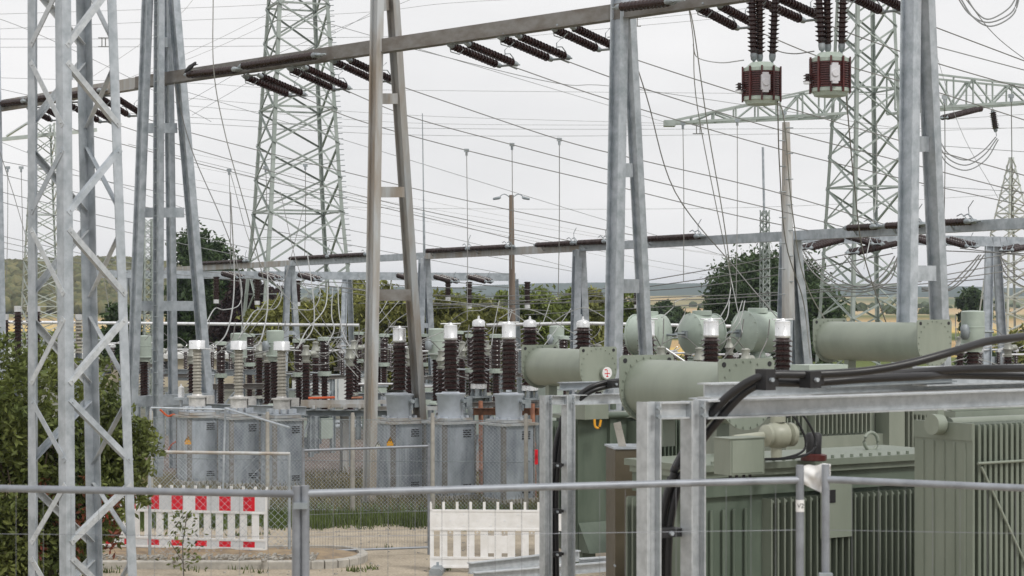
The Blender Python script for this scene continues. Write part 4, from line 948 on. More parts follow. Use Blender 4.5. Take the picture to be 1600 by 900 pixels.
# type E: slim brown post with beige pot
E_ = thing('pot_insulator', '', 'insulator', O, 'slim brown insulators with beige pot heads')
stand(E_, 1.35, .3)
mb = MB(); mb.sheds((0,0,1.42), (0,0,2.55), .085, .145, .088, 14, .6); build('insulator', mb, M['porc'], E_)
mb = MB(); mb.lathe((0,0,2.54), (0,0,3.05), [(0,.12),(.05,.13),(.06,.09),(.14,.10),(.20,.14),(.28,.10),(.38,.08),(.44,.10),(.47,.05)], 14); mb.lathe((.12,0,2.78), (.32,-.02,2.78), [(0,.06),(.06,.08),(.14,.08),(.2,.03)], 10); mb.lathe((0,0,1.34), (0,0,1.44), [(0,.16),(.09,.14)], 12); mb2_ = MB(); mb2_.tube(spline([(.3,0,2.8), (.6,.05,2.7), (.9,.1,2.9), (1.2,.1,3.2), (1.3,.1,3.6)], 5), .014, 5); mb2_.tube(spline([(-.05,0,3.0), (-.4,.1,3.25), (-.9,.1,3.1)], 5), .011, 5); build('lead', mb2_, M['wire'], E_)
build('pot_head', mb, mat('beige_grey_metal', (.36,.37,.33), .5, .2, .2), E_)
es_ = [(300,54),(405,60),(418,55),(478,55),(493,60),(546,52),(553,62),(690,50),(640,52),(722,60),(760,62),(1033,47),(1093,46),(1165,45),(1075,58),(1140,58),(1460,56),(1500,60),(1575,56),(1610,56),(250,58),(270,64),(935,56),(960,60)]
for i, (px, d) in enumerate(es_): place(E_, i == 0, ((px-800)/F*d, d, 0), 'slim brown insulator with small beige pot head, %s from the left of its kind' % ORD[sorted(q[0] for q in es_).index(px)], YAW+.4*(i % 3), 1.0 if px < 1000 else 1.05)
# type P: thin post insulators on a cross beam (disconnector)
P_ = thing('disconnector', '', 'disconnector', O, 'low disconnectors with thin brown posts')
stand(P_, 1.75, 1.0)
mb = MB(); mb.hbeam((-1.1,0,1.8), (1.1,0,1.8), .14, .12, .012, (0,1,0)); build('base_beam', mb, M['beam_brown'], P_)
for x in (-.9, 0, .9):
    mb = MB(); mb.sheds((x,0,1.86), (x,0,2.56), .05, .085, .07, 10, .4); build('insulator', mb, M['porc'], P_)
mb = MB(); mb.cyl((-.95,0,2.62), (.95,0,2.64), .03, 8); 
for x in (-.9, 0, .9): mb.obox((x,0,2.6), (.09,0,0), (0,.05,0), (0,0,.05)); mb.cyl((x,-.1,2.66), (x+.15,-.3,2.78), .015, 5)
build('contact_arm', mb, M['alu'], P_)
ps_ = [(290,66,.2),(360,70,.1),(425,68,.1),(500,64,.2),(570,72,.1),(650,70,.3),(700,64,.1),(765,68,.2),(850,66,.1),(940,68,.1),(1010,64,.3),(1080,62,.1),(1150,60,.1),(1220,66,.2),(1470,62,.1),(1560,66,.1),(1620,60,.1),(140,72,.1),(210,76,.1)]
for i, (px, d, a) in enumerate(ps_): place(P_, i == 0, ((px-800)/F*d, d, 0), 'low disconnector with thin brown posts, %s from the left of its kind' % ORD[sorted(q[0] for q in ps_).index(px)], YAW+a if i % 2 else -a)
# left yard: brown and grey single posts seen between the mast legs
for i, (px, y0, y1, d, m_) in enumerate([(28,487,560,58,'porc'),(8,500,560,60,'porc'),(48,487,560,60,'porc'),(123,500,552,62,'comp'),(57,487,555,57,'porc')]):
    t = thing('post_insulator', '%s post insulator with metal cap seen between the mast legs, %s from the left' % ('grey' if m_ == 'comp' else 'brown', ORD[[1,0,2,4,3][i]]), 'insulator', ((px-800)/F*d, d, 0), 'post insulators at the left edge')
    mb = MB(); mb.sheds(W(px,y1,d), W(px,y0,d), .09, .15, .10, 12, .6); build('insulator', mb, M[m_], t)
    mb = MB(); mb.cyl(W(px,y0,d), W(px,y0-9,d), .11, 10); build('cap', mb, M['alu'], t)
    mb = MB(); p = W(px,y1,d); mb.hbeam((p.x,p.y,0), p, .18, .18, .014, (0,1,0)); build('stand', mb, M['galv_dark'], t)
# pale green tank breakers
def tank_breaker(px, py, d, yaw, label, s=1.0, rr=.47, Ln=.75):
    c = W(px, py, d); t = thing('tank_breaker', label, 'circuit breaker', (c.x, c.y, 0), 'pale green domed tank breakers')
    ax = Vector((math.cos(yaw), math.sin(yaw), 0)); a, b = c-ax*Ln/2, c+ax*Ln/2; dm = .14; n = 28
    mb = MB(); mb.lathe(a-ax*dm, b+ax*dm, [(0,.02),(.01,rr*.35),(.05,rr*.68),(.10,rr*.90),(dm-.01,rr),(dm,rr+.025),(dm+.035,rr+.025),(dm+.036,rr),(dm+Ln-.036,rr),(dm+Ln-.035,rr+.025),(dm+Ln,rr+.025),(dm+Ln+.01,rr),(dm+Ln+.04,rr*.9),(dm+Ln+.09,rr*.68),(dm+Ln+.13,rr*.35),(dm*2+Ln,.02)], n)
    mb.lathe(c+Z*(rr-.03), c+Z*(rr+.10), [(0,.24),(.11,.24),(.12,.22)], 18)
    for k in range(12):
        q = k*math.pi/6; o = YLr = ax.cross(Z); p = a-ax*.015 + (o*math.cos(q)+Z*math.sin(q))*(rr+.005); mb.cyl(p-ax*.02, p+ax*.06, .014, 6)
    build('tank', mb, M['green_lt'], t)
    mb = MB(); p = a-ax*(dm*.9); mb.obox(p-Z*.02, ax*.06, ax.cross(Z)*.09, Z*.09); mb.cyl(p, p-ax*.35, .03, 8); p = b+ax*dm*.9; mb.cyl(p, p+ax*.3, .03, 8); build('terminal', mb, M['galv_dark'], t)
    mb = MB(); zb = c.z-rr; mb.lathe((c.x,c.y,zb-.20), (c.x,c.y,zb+.1), [(0,.36),(.03,.36),(.035,.30),(.07,.30),(.075,.36),(.10,.36),(.105,.19),(.3,.17)], 20, False)
    for k in range(16):
        q = k*math.pi/8; mb.cyl((c.x+.33*math.cos(q), c.y+.33*math.sin(q), zb-.2), (c.x+.33*math.cos(q), c.y+.33*math.sin(q), zb-.08), .015, 5)
    build('neck', mb, M['green_lt'], t)
    mb = MB(); mb.sheds((c.x,c.y,zb-1.35), (c.x,c.y,zb-.2), .2, .27, .09, 18, .5); build('insulator', mb, M['porc'], t)
    mb = MB(); z = zb-1.35; mb.box((c.x,c.y,z-.08), .8, .8, .16, YAW)
    for sx in (-1, 1):
        for sy in (-1, 1): q = XL*(sx*.33)+YL*(sy*.33); mb.rbeam((c.x+q.x,c.y+q.y,0), (c.x+q.x,c.y+q.y,z-.16), .1, .1, (1,0,0))
    build('frame', mb, M['galv_dark'], t)
tank_breaker(1013, 523, 49, R(-35), 'pale green domed tank breaker half hidden by the middle grey A-frame')
tank_breaker(1097, 521, 50, YAW, 'pale green domed tank breaker, middle of three')
tank_breaker(1184, 519, 49, YAW, 'pale green domed tank breaker nearest the pole with rusty top', rr=.49, Ln=.85)
# steel platform with copper bars between the two cabinet groups
t = thing('busbar_platform', 'raised steel platform with orange copper bars between the two cabinet groups', 'platform', W(540,780,50))
mb = MB(); mb.hbeam(W(478,645,50), W(640,646,49.6), .2, .15, .015, Vector((0,1,0))); build('main_beam', mb, M['galv_dark'], t)
mb = MB()
for y, x0, x1 in ((634,470,575),(628,470,620),(638,560,690)): mb.ubeam(W(x0,y,49.4), W(x1,y,49.2), .08, .09, .01, Vector((0,1,0)))
for x in range(490, 640, 24): mb.rbeam(W(x,636,49.2), W(x+3,636,50.6), .08, .06, Z)
build('cross_beam', mb, M['galv_rust'], t)
for a, b in ((482,523),(550,566)):
    mb = MB(); mb.cyl(W(a,622,49.5), W(b,621,49.4), .028, 8); build('copper_bar', mb, M['orange'] if a < 500 else M['copper'], t)
mb = MB(); mb.hbeam(W(538,650,50), W(538,806,50), .16, .16, .012, XL); build('post', mb, M['galv_rust'], t)
mb = MB(); mb.hbeam(W(640,650,50.2), W(640,808,50.2), .16, .16, .012, XL); build('post', mb, M['galv_rust'], t)
# support beam behind the left group, rusty beams and primer red posts at right
def beamthing(a, b, w, h, m, label, posts=(), name='support_beam', cat='beam'):
    t = thing(name, label, cat, W(a[0], 470+4.2*F/a[2], a[2])); mb = MB(); mb.hbeam(W(*a), W(*b), w, h, .012, Vector((0,1,0))); build('beam', mb, M[m], t)
    for px, d in posts:
        y = a[1]+(b[1]-a[1])*(px-a[0])/(b[0]-a[0])
        mb = MB(); mb.hbeam(W(px,y,d), W(px,470+4.2*F/d,d), .14, .14, .012, XL); build('post', mb, M['galv'], t)
beamthing((235,634,51), (478,642,49), .15, .2, 'galv', 'grey steel beam behind the three beige transformers', ((250,51),(340,50),(410,50)))
beamthing((235,580,62), (445,582,60), .12, .14, 'galv_dark', 'dark upper beam behind the beige transformers', ((330,61),(438,60)))
beamthing((330,604,60), (445,603,58), .2, .16, 'beam_brown', 'brown middle beam behind the beige transformers', ((340,60),(420,59)))
beamthing((560,620,58), (700,618,56), .2, .2, 'galv_dark', 'dark grey beam behind the rusty A-frame', ((600,57),(690,56)))
beamthing((740,643,44.6), (842,643,43.4), .1, .15, 'rust', 'rust brown beam between the second and third brown transformers', ())
beamthing((738,632,45), (842,630,44), .1, .1, 'beam_brown', 'brown weathered beam above the rust brown one', ())
for i, px in enumerate((751, 832)):
    mb = MB(); p = W(px,630,44.6-i*1.2); q = Vector((p.x+.03, p.y, 0)); mb.lathe(q, p, [(0,.06),(.5,.06),(.51,.065),(.56,.065),(.57,.055),(1.1,.055),(1.12,.063),(1.2,.063),(1.21,.052),(2.02,.05)], 10)
    single('conduit_pipe', mb, M['copper'], 'reddish primer coated vertical pipe %s' % ('between the second and third grey cabinets','between the third grey cabinet and the steel cable frame')[i], 'pipe', q)
# small silver cylinder and orange cable at the left A-frame
t = thing('voltage_sensor', 'small silver cylinder on a thin post with orange cables beside the left A-frame', 'sensor', W(283,775,47.5))
mb = MB(); mb.lathe(W(283,624,47.5), W(283,602,47.5), [(0,.08),(.02,.075),(.28,.075),(.31,.02),(.36,.01)], 12); build('cylinder', mb, M['alu'], t)
mb = MB(); mb.cyl(W(283,775,47.5), W(283,624,47.5), .04, 8); bx(mb, W(283,0,47.5).x, 47.5, 1.9, 1.96, .3, .2); build('post', mb, M['galv'], t)
mb = MB(); mb.tube(spline([W(250,640,47.3), W(262,650,47.3), W(272,648,47.3), W(279,656,47.3)], 5), .025, 5); mb.tube(spline([W(262,705,47.3), W(268,695,47.3), W(278,686,47.3), W(282,664,47.3)], 5), .02, 5); build('cable', mb, M['orange'], t)
# buildings and low walls behind the yard
t = thing('low_building', 'long low cream building with a white roof edge behind the left A-frame', 'building', ((250-800)/F*100, 100, 0))
mb = MB(); a, b = W(120,560,100), W(436,560,100); mb.box(((a.x+b.x)/2, 103, a.z/2), b.x-a.x, 6, a.z); build('wall', mb, M['plaster'], t)
mb = MB(); mb.box(((a.x+b.x)/2, 103, a.z+.1), b.x-a.x+.5, 6.5, .22); build('roof', mb, M['roof'], t)
for i in range(6):
    x = a.x + 1.2 + i*1.6; mb = MB(); mb.box((x, 99.98, .95), 1.0, .06, .6); build('window', mb, M['glass'], t)
t = thing('low_building', 'distant grey white shed seen over the bush through the left mast', 'shed', ((30-800)/F*120, 120, 0))
mb = MB(); a = W(16,535,120); mb.box((a.x+2.2, 122, a.z/2), 5.5, 4, a.z); build('wall', mb, M['wall_white'], t); mb = MB(); mb.box((a.x+2.2, 122, a.z+.06), 5.8, 4.4, .12); build('roof', mb, M['galv_dark'], t)
t = thing('site_container', 'long whitish container standing behind the chain-link fence in the middle', 'container', W(520,690,80))
mb = MB(); mb.box((-6.8, 80.9, .62), 3.6, 1.6, 1.2); build('body', mb, M['wall_white'], t); mb = MB(); mb.box((-6.8, 80.9, 1.25), 3.7, 1.7, .05); build('roof', mb, M['galv_dark'], t)
for i in range(5): mb = MB(); mb.box((-8.3+i*.75, 80.08, .62), .03, .04, 1.1); build('rib', mb, M['galv'], t)
for i, (px, y, d, wd) in enumerate([(500,690,66,2.6),(560,702,64,2.4),(640,690,66,2.0),(700,690,62,2.2)]):
    t = thing('cable_trough', 'low dark concrete trough with pale rim behind the fence, %s from the left' % ORD[i], 'trough', W(px, 470+4.2*F/d, d), 'low concrete troughs')
    mb = MB(); p = W(px, y, d); mb.box((p.x, d, .1), wd, .8, .34, .1); build('body', mb, M['beam_brown'], t); mb = MB(); mb.box((p.x, d, .30), wd+.05, .86, .05, .1); build('lid', mb, M['galv'], t)
# rear rows of small dark cubicles between columns
for i, (px, d, h) in enumerate([(585,62,1.5),(470,64,1.3),(860,60,1.7),(930,64,1.4),(660,60,1.6)]):
    t = thing('control_cubicle', 'small pale green control cubicle deep in the yard, %s from the left' % ORD[sorted([585,470,860,930,660]).index(px)], 'cabinet', ((px-800)/F*d, d, 0), 'small control cubicles')
    mb = MB(); mb.box(((px-800)/F*d, d, h/2+.2), .6, .45, h-.2, YAW); build('body', mb, M['green_lt'], t); mb = MB(); mb.box(((px-800)/F*d, d, h+.13), .68, .52, .05, YAW); build('roof', mb, M['galv_dark'], t)
# ------------------------------------------------------------------ fences
def chain(mb, A, Bp, z0, z1, pitch, r, n=3):
    A = Vector((A.x, A.y, 0)); Bp = Vector((Bp.x, Bp.y, 0)); Ln = (Bp-A).length; d = (Bp-A)/Ln; h = z1-z0
    def seg(s0, za, s1, zb): mb.tube([A+d*s0+Z*za, A+d*s1+Z*zb], r, n)
    k = -h
    while k < Ln:
        s0, s1 = max(k, 0), min(k+h, Ln)
        if s1 > s0: seg(s0, z0+(s0-k), s1, z0+(s1-k)); seg(s0, z1-(s0-k), s1, z1-(s1-k))
        k += pitch
def gp(px, d): p = W(px, 470, d); p.z = gz(p.x, p.y); return p
t = thing('chain_link_fence', 'galvanized chain-link fence on pale posts running in front of the grey cabinets', 'fence', gp(418, 40.5))
fp = [(236,41.0),(418,40.6),(551,40.3),(676,40.2),(822,39.9)]
mb = MB()
for (a, da), (b, db) in zip(fp[:-1], fp[1:]): chain(mb, gp(a,da), gp(b,db), .05, 1.85, .075, .0022)
chain(mb, gp(822,39.9), gp(960,39.6), .05, 1.85, .075, .0022); build('mesh', mb, M['galv'], t)
mb = MB()
for z in (1.86, 1.05, .08): mb.tube([gp(a,d)+Z*z for a, d in fp], .006, 4)
build('tension_wire', mb, M['galv_dark'], t)
for a, d in fp:
    mb = MB(); p = gp(a,d); mb.lathe(p, p+Z*2.02, [(0,.045),(1.95,.04),(2.0,.03)], 8); build('post', mb, M['concrete'], t)
# gate with rusty pipe
t = thing('chain_link_gate', 'chain-link gate with a rusty top pipe behind the red and white barrier', 'gate', gp(340, 33))
mb = MB(); p, q = W(233,706,32.6), W(453,709,33.2); mb.cyl(p, q, .028, 8); build('top_pipe', mb, M['galv_rust'], t)
for px, d in ((234,32.6),(452,33.2)):
    mb = MB(); z = p.z if px == 234 else q.z; mb.cyl(gp(px,d), gp(px,d)+Z*z, .025, 8); build('post', mb, M['galv'], t)
mb = MB(); chain(mb, gp(234,32.6), gp(452,33.2), .06, q.z-.02, .115, .0030); build('mesh', mb, M['galv'], t)
mb = MB(); mb.cyl(W(236,600+37,36), W(352,636+4,36), .018, 6); mb.cyl(W(352,638,36), W(452,668,34), .018, 6)
for px, y, d in ((236,637,36),(352,640,36)): mb.cyl(W(px,y,d), gp(px-6,d), .018, 6)
single('leaning_fence', mb, M['galv'], 'thin tubular fence panel frame leaning in front of the left grey cabinets', 'fence')
# mesh construction panels
def mesh_panel(A, Bp, hA, hB, label, pr=.021, px_=.05, pz=.2, wr=.0016, z0=.12, horiz=None, group='mobile mesh fence panels', postA=True, postB=True, extraB=0, extraA=0):
    t = thing('construction_fence', label, 'fence', A, group); d = (Bp-A); d.z = 0; Ln = d.length; d.normalize()
    mb = MB(); mb.cyl(A+Z*hA, Bp+Z*hB, pr*.9, 10); build('rail', mb, M['galv_pipe'], t); mb = MB(); mb.cyl(A+Z*z0, Bp+Z*z0, pr*.8, 8); build('rail', mb, M['galv_pipe'], t)
    if postA: mb = MB(); mb.cyl(A, A+Z*(hA+.04+extraA), pr, 12); build('post', mb, M['galv_pipe'], t)
    if postB: mb = MB(); mb.cyl(Bp, Bp+Z*(hB+.04+extraB), pr, 12); build('post', mb, M['galv_pipe'], t)
    mb = MB(); n = int(Ln/px_)
    for i in range(1, n): f = i/n; p = A.lerp(Bp, f); mb.tube([p+Z*z0, p+Z*(hA+(hB-hA)*f)], wr, 3)
    m = int(hA/pz)
    for i in range(1, m): mb.tube([A+Z*(i*pz+z0), Bp+Z*(i*pz+z0)], wr*1.3, 3)
    build('mesh', mb, M['galv_wire'], t); return t
def top(px, py, d): return W(px, py, d).z - gp(px, d).z
A_ = gp(474, 33.3); B_ = gp(670, 33.9); mesh_panel(A_, B_, top(474,704,33.3), top(667,697,33.9), 'mesh construction fence panel standing across the sandy road', .024, .045, .3, .0022)
near = [(-60,762,10.65,464,772,10.3,'near mesh fence panel on the left with its horizontal top rail crossing the lattice mast'),(477,771,10.3,1250,750,11.0,'near mesh fence panel in the middle, between the two post pairs'),(1290,749,11.0,1720,768,10.5,'near mesh fence panel on the right in front of the ribbed transformer')]
for i, (a, ya, da, b, yb, db, lb) in enumerate(near):
    A_, B_ = gp(a,da), gp(b,db)
    mesh_panel(A_, B_, top(a,ya,da), top(b,yb,db), lb, .0215, .14, .28, .0013, postA=(i > 0), postB=(i < 2), extraB=.04 if i == 1 else 0, extraA=.04 if i == 2 else 0)
mb = MB(); p = gp(462.5,10.33); mb.cyl(p, p+Z*(top(462,772,10.33)+.04), .021, 12); single('fence_post', mb, M['galv_pipe'], 'round steel fence post doubled up left of the near panel joint', 'post')
mb = MB(); p = gp(1250,11.0); z = W(1250,790,11.0).z
mb.lathe(Vector((p.x,p.y,z-.032)), Vector((p.x,p.y,z+.032)), [(0,.0225),(.064,.0225)], 14)
t = tag(build('sticker', mb, M['white'], None, Vector((p.x,p.y,z))), 'small white sticker with dark marks wrapped round the post under the banner scrap', 'sticker')
text_mesh('V2', .034, M['black'], t, Vector((p.x,p.y-.0232,z)), (R(90), 0, 0), .0004)
# clamp fittings on near posts
for i, (px, y, d) in enumerate([(470,790,10.27),(1290,900,10.95)]):
    mb = MB(); p = W(px,y,d); mb.box(p, .07, .05, .03); single('fence_clamp', mb, M['galv_dark'], 'small steel clamp joining two near fence posts, %s one' % ('left','right')[i], 'clamp')
# banner scrap
mb = MB(); d = 11.045; nx_, ny_ = 22, 14; vs = []; rb = random.Random(5)
def bot(f): return 746+f*50 if f < .25 else (758+(f-.25)*26 if f < .74 else 771-(f-.74)*110)
for j in range(ny_+1):
    for i in range(nx_+1):
        f = i/nx_; x = 1245+53*f; yt = 729-5*f + 1.2*math.sin(f*14); y = yt + (bot(f)-yt)*j/ny_
        k = .006*math.sin(f*19+j*.5)+.005*math.sin(f*7-j*.8)+.008*math.sin(j*.45+f*4) - (.03 if .3 < f < .7 else 0)*0
        vs.append(W(x, y, d+k))
n_ = nx_+1; fs_ = [(j*n_+i, j*n_+i+1, (j+1)*n_+i+1, (j+1)*n_+i) for j in range(ny_) for i in range(nx_)]
mb.add(vs, fs_, True); mb.add([v+Vector((0,.003,0)) for v in vs], [q[::-1] for q in fs_], True)
single('banner_scrap', mb, M['white_dirty'], 'torn scrap of white banner tied between two near fence posts', 'banner')
# warning signs on the chain-link fence
def sign(px, py, d, s, m, label, box=True):
    c = W(px, py, d); t = thing('warning_sign', label, 'sign', c); k = s/2
    mb = MB(); mb.prism(c-Vector((0,.004,0)), c+Vector((0,.004,0)), [(-k,-k*.8),(k,-k*.8),(0,k*.95)], Vector((1,0,0)), Z)
    if box: mb.obox(c-Z*(k*1.15), (k*.85,0,0), (0,.004,0), (0,0,k*.28))
    build('plate', mb, M[m], t)
    mb = MB(); q = c-Vector((0,.008,0)); mb.prism(q-Vector((0,.001,0)), q, [(.02*k,.55*k),(-.28*k,-.12*k),(.02*k,-.08*k),(-.1*k,-.62*k),(.28*k,.06*k),(.0,.04*k)], Vector((1,0,0)), Z)
    for a, b in (((-k*.86,-k*.72),(k*.86,-k*.72)),((-k*.86,-k*.72),(0,k*.78)),((k*.86,-k*.72),(0,k*.78))): mb.rbeam(q+Vector((a[0],0,a[1])), q+Vector((b[0],0,b[1])), .012, .002, Z.cross(Vector((0,1,0))) if a[1] == b[1] else Vector((b[1]-a[1],0,a[0]-b[0])))
    build('bolt_symbol', mb, M['black'], t)
sign(293.5,686,40.9,.15,'yellow','yellow triangular lightning warning sign on the fence before the left cabinets')
sign(609.5,688,40.2,.15,'yellow','yellow triangular lightning warning sign on the fence before the middle cabinet group')
sign(591,694,40.3,.14,'palesign','faded pale triangular warning sign beside the yellow one')
# ------------------------------------------------------------------ plastic barriers
def barrier(px0, px1, d0, d1, z0, label, foils, s=1.0, period=.205):
    A, Bq = gp(px0,d0), gp(px1,d1); dx = (Bq-A); Ln = dx.length; dx.normalize(); N_ = dx.cross(Z); yaw = math.atan2(dx.y, dx.x)
    t = thing('barrier', label, 'barrier', A)
    mb = MB(); c = lambda x, z: A + dx*x + Z*z
    def bb(x0, x1, za, zb, th=.045): mb.obox(c((x0+x1)/2,(za+zb)/2), dx*(x1-x0)/2, N_*th/2, Z*(zb-za)/2)
    H = z0
    n = int(round(Ln/period)); p = Ln/n
    bb(0,Ln,H+.01,H+.04,.06); bb(0,Ln,H+.04,H+.15,.035); bb(0,Ln,H+.15,H+.18,.055); bb(0,Ln,H+.59,H+.62,.058); bb(0,Ln,H+.62,H+.88,.036); bb(0,Ln,H+.88,H+.91,.05)
    mid = n//2 - (0 if n % 2 else 0)
    for i in range(n+1):
        x = i*p; w_ = .058
        if abs(i-mid) == 1 or i == mid: pass
        bb(max(0,x-w_), min(Ln,x+w_), H+.181, H+.589, .03); bb(max(0,x-.02), min(Ln,x+.02), H+.911, H+1.03, .03)
    xm = mid*p
    bb(xm-p+.06, xm+p-.06, H+.24, H+.51, .026)
    bb(0,.03,H-.0,H+1.0,.05); bb(Ln-.03,Ln,H,H+1.0,.05)
    body = build('panel', mb, M['white'], t)
    if foils:
        for col_, k in (('red',0),('reflect',1)):
            for i in range(n):
                if i % 2 != k: continue
                mb = MB(); x0, x1 = i*p+.005, (i+1)*p-.005
                mb.obox(c((x0+x1)/2,H+.75)+N_*.0205, dx*(x1-x0)/2, N_*.0015, Z*.115); mb.obox(c((x0+x1)/2,H+.095)+N_*.0195, dx*(x1-x0)/2, N_*.0015, Z*.045)
                build('%s_foil' % ('red' if k == 0 else 'white'), mb, M[col_], t)
    else:
        mb = MB()
        for i in range(n):
            for z in (.66, .84): q = c(i*p+p/2, H+z-(i % 2)*.1)+N_*.019; mb.cyl(q, q+N_*.004, .012, 8)
        build('button', mb, M['reflect'], t)
    for x in (.12, Ln-.05):
        q = c(x, .0); mb = MB(); mb.prism(q-N_*.42, q+N_*.42, [(-.1,0),(.1,0),(.1,.07),(.06,.11),(-.06,.11),(-.1,.07)], dx, Z); build('foot', mb, M['galv_dark'], t)
        mb = MB(); mb.obox(q+Z*(H/2+.05), dx*.02, N_*.02, Z*(H/2+.05)); build('foot_peg', mb, M['galv'], t)
    return t
barrier(158, 418, 33.6, 33.0, .17, 'red and white plastic barrier behind the foreground bush', True)
barrier(672, 884, 31.7, 31.6, .06, 'plain white plastic barrier without red foil beside the steel cable frame', False)
# ------------------------------------------------------------------ cable support frames
def bolts(mb, c, n, r=.012, h=.02):
    mb.cyl(c, c+n*h, r, 6)
def post(t, px, py, d, w=.14, m='galv_new'):
    p = W(px, py, d); g = Vector((p.x, p.y, gz(p.x, p.y))); mb = MB(); mb.hbeam(g, p, w, w, .010, YL)
    build('post', mb, M[m], t)
    mb = MB()
    for z in (.035, .085): q = p - Z*z - YL*(w/2+.0) + XL*(w*.22); bolts(mb, q, -YL, .014, .022)
    mb.box((g.x, g.y, g.z+.008), .26, .26, .016, YAW); build('bolt', mb, M['galv_dark'], t); return p
def cable(t, pts, r, name='cable'):
    mb = MB(); mb.tube(spline(pts, 8), r, 10); return build(name, mb, M['rubber'], t)
t = thing('cable_rack', 'near galvanized steel frame of two posts and long beams carrying black cables', 'steel frame', gp(1050, 12))
a = post(t, 1014, 628, 12.0, .104); b = post(t, 1083, 626, 12.25, .108)
def hb(a, b, w=.12, h=.12, name='beam', m='galv_new', side=YL):
    mb = MB(); mb.hbeam(a, b, w, h, .010, side); build(name, mb, M[m], t)
o = W(1014, 642, 12.0); hb(o+XL*.055, W(1083,640,12.25)-XL*.056, .08, .10)
o2 = W(1083, 640, 12.25); hb(o2+XL*.056, o2+XL*4.2, .15, .112)
mb = MB(); p = o2+XL*3.9; mb.hbeam((p.x,p.y,gz(p.x,p.y)), p, .14, .14, .01, YL); build('post', mb, M['galv_new'], t)
o3 = W(1100, 611, 13.1); hb(o3, o3+XL*3.6, .14, .10)
o4 = W(1437, 588, 13.9); hb(o4, o4+XL*2.2, .14, .13); hb(W(1290,597,13.4), W(1437,590,13.9)+XL*.3, .1, .07, m='galv_dark')
for k in (.12, .9, 2.2):
    q = o3 + XL*k; mb = MB(); mb.hbeam(q-YL*.06-Z*.08, q+YL*.25-Z*.08, .10, .05, .008, XL); build('cross_piece', mb, M['galv'], t)
c1 = [(1640,520,13.2),(1590,527,12.9),(1540,534,12.7),(1490,549,12.5),(1420,568,12.4),(1350,580,12.35),(1265,585,12.3),(1200,586,12.25),(1160,602,12.25),(1120,636,12.3),(1085,680,12.4),(1058,730,12.4),(1038,790,12.4),(1030,850,12.4),(1028,960,12.4)]
c2 = [(1640,590,13.4),(1500,586,13.0),(1440,588,12.7),(1350,592,12.5),(1265,598,12.4),(1195,599,12.3),(1160,616,12.3),(1128,650,12.35),(1092,695,12.4),(1066,740,12.4),(1050,800,12.4),(1044,860,12.4),(1043,960,12.4)]
c3 = [(1640,575,13.3),(1500,577,12.9),(1350,588,12.6),(1265,592,12.45),(1195,592,12.4),(1150,612,12.5),(1110,648,12.5),(1072,700,12.5),(1045,760,12.5),(1036,850,12.5),(1036,960,12.5)]
for i, c in enumerate((c1, c2, c3)):
    mb = MB(); mb.tube(spline([W(*q) for q in c], 6), .0255, 12)
    single('power_cable', mb, M['rubber'], 'thick black power cable on the near steel rack, %s' % ['the one climbing to the right edge','outer one of the bend','inner one of the bend'][i], 'cable', None, 'black power cables')
def clampblock(px, py, d, w, h, label, ax=XL):
    c = W(px, py, d); mb = MB(); mb.obox(c, ax*w/2, ax.cross(Z)*.05, Z*h/2); mb.obox(c+ax*(w/2+.02), ax*.02, ax.cross(Z)*.03, Z*h*.3)
    t = thing('cable_clamp', label, 'clamp', c-Z*h/2, 'black cable clamps'); build('block', mb, M['black'], t)
    mb = MB(); q = c + ax.cross(Z)*.05; mb.cyl(q, q+ax.cross(Z)*.02, .014, 6); build('bolt', mb, M['galv'], t)
clampblock(1196,593,12.25,.075,.125,'black cable clamp at the top of the near cable bend')
clampblock(1266,593,12.3,.085,.10,'black cable clamp on the horizontal cables right of the bend')
clampblock(1040,832,12.25,.20,.05,'black cable clamp between the two near frame posts')
t = thing('cable_rack', 'farther galvanized steel frame with two posts in front of the left transformer', 'steel frame', gp(870, 22))
a = post(t, 853, 618, 22.0, .10); b = post(t, 888, 617, 22.2, .11)
p0, p1 = W(853,625,22), W(888,625,22.2); mb = MB(); mb.hbeam(p0+XL*.052, p1-XL*.057, .08, .1, .01, YL); build('beam', mb, M['galv_new'], t)
mb = MB(); mb.hbeam(p1+XL*.057, p1+XL*6.6, .11, .11, .01, YL); build('beam', mb, M['galv_new'], t)
mb = MB(); mb.hbeam(p1+XL*.3+YL*.6+Z*.12, p1+XL*6.6+YL*.6+Z*.12, .11, .09, .01, YL); build('beam', mb, M['galv'], t)
q = p1+XL*6.5; mb = MB(); mb.hbeam((q.x,q.y,gz(q.x,q.y)), q, .13, .13, .01, YL); build('post', mb, M['galv_new'], t)
for i, off in enumerate((0, 7)):
    mb = MB(); mb.tube(spline([W(990,594+off*.5,22.6), W(955,596+off,22.4), W(925,604+off,22.3), W(900,622+off,22.3), W(882-off*.5,652,22.3), W(869+off,690,22.3), W(864+off,740,22.3), W(862+off,800,22.3), W(864+off,960,22.3)], 6), .027, 10)
    single('power_cable', mb, M['rubber'], '%s black power cable bending down inside the farther steel frame' % ('left','right')[i], 'cable', None, 'black power cables')
for i, y in enumerate((727, 799, 866)): clampblock(866, y, 22.1, .13, .05, '%s black cable clamp between the farther frame posts' % ('upper','middle','lower')[i])
clampblock(958,600,22.3,.09,.08,'black cable clamp where the farther cables reach the conservator')
# low steel rails on the ground beside the left transformer
for i, (a, b, z) in enumerate([((733,888,26),(905,868,26.6),.14),((740,902,25.4),(960,884,26.2),.12),((905,880,26.2),(965,876,26.4),.12)]):
    mb = MB(); mb.hbeam(W(*a), W(*b), .12, z, .012, Vector((0,1,0))); single('steel_rail', mb, M['galv_new'], 'galvanized steel beam lying low beside the left transformer, %s' % ('upper one','lower front one','short one behind the posts')[i], 'beam')
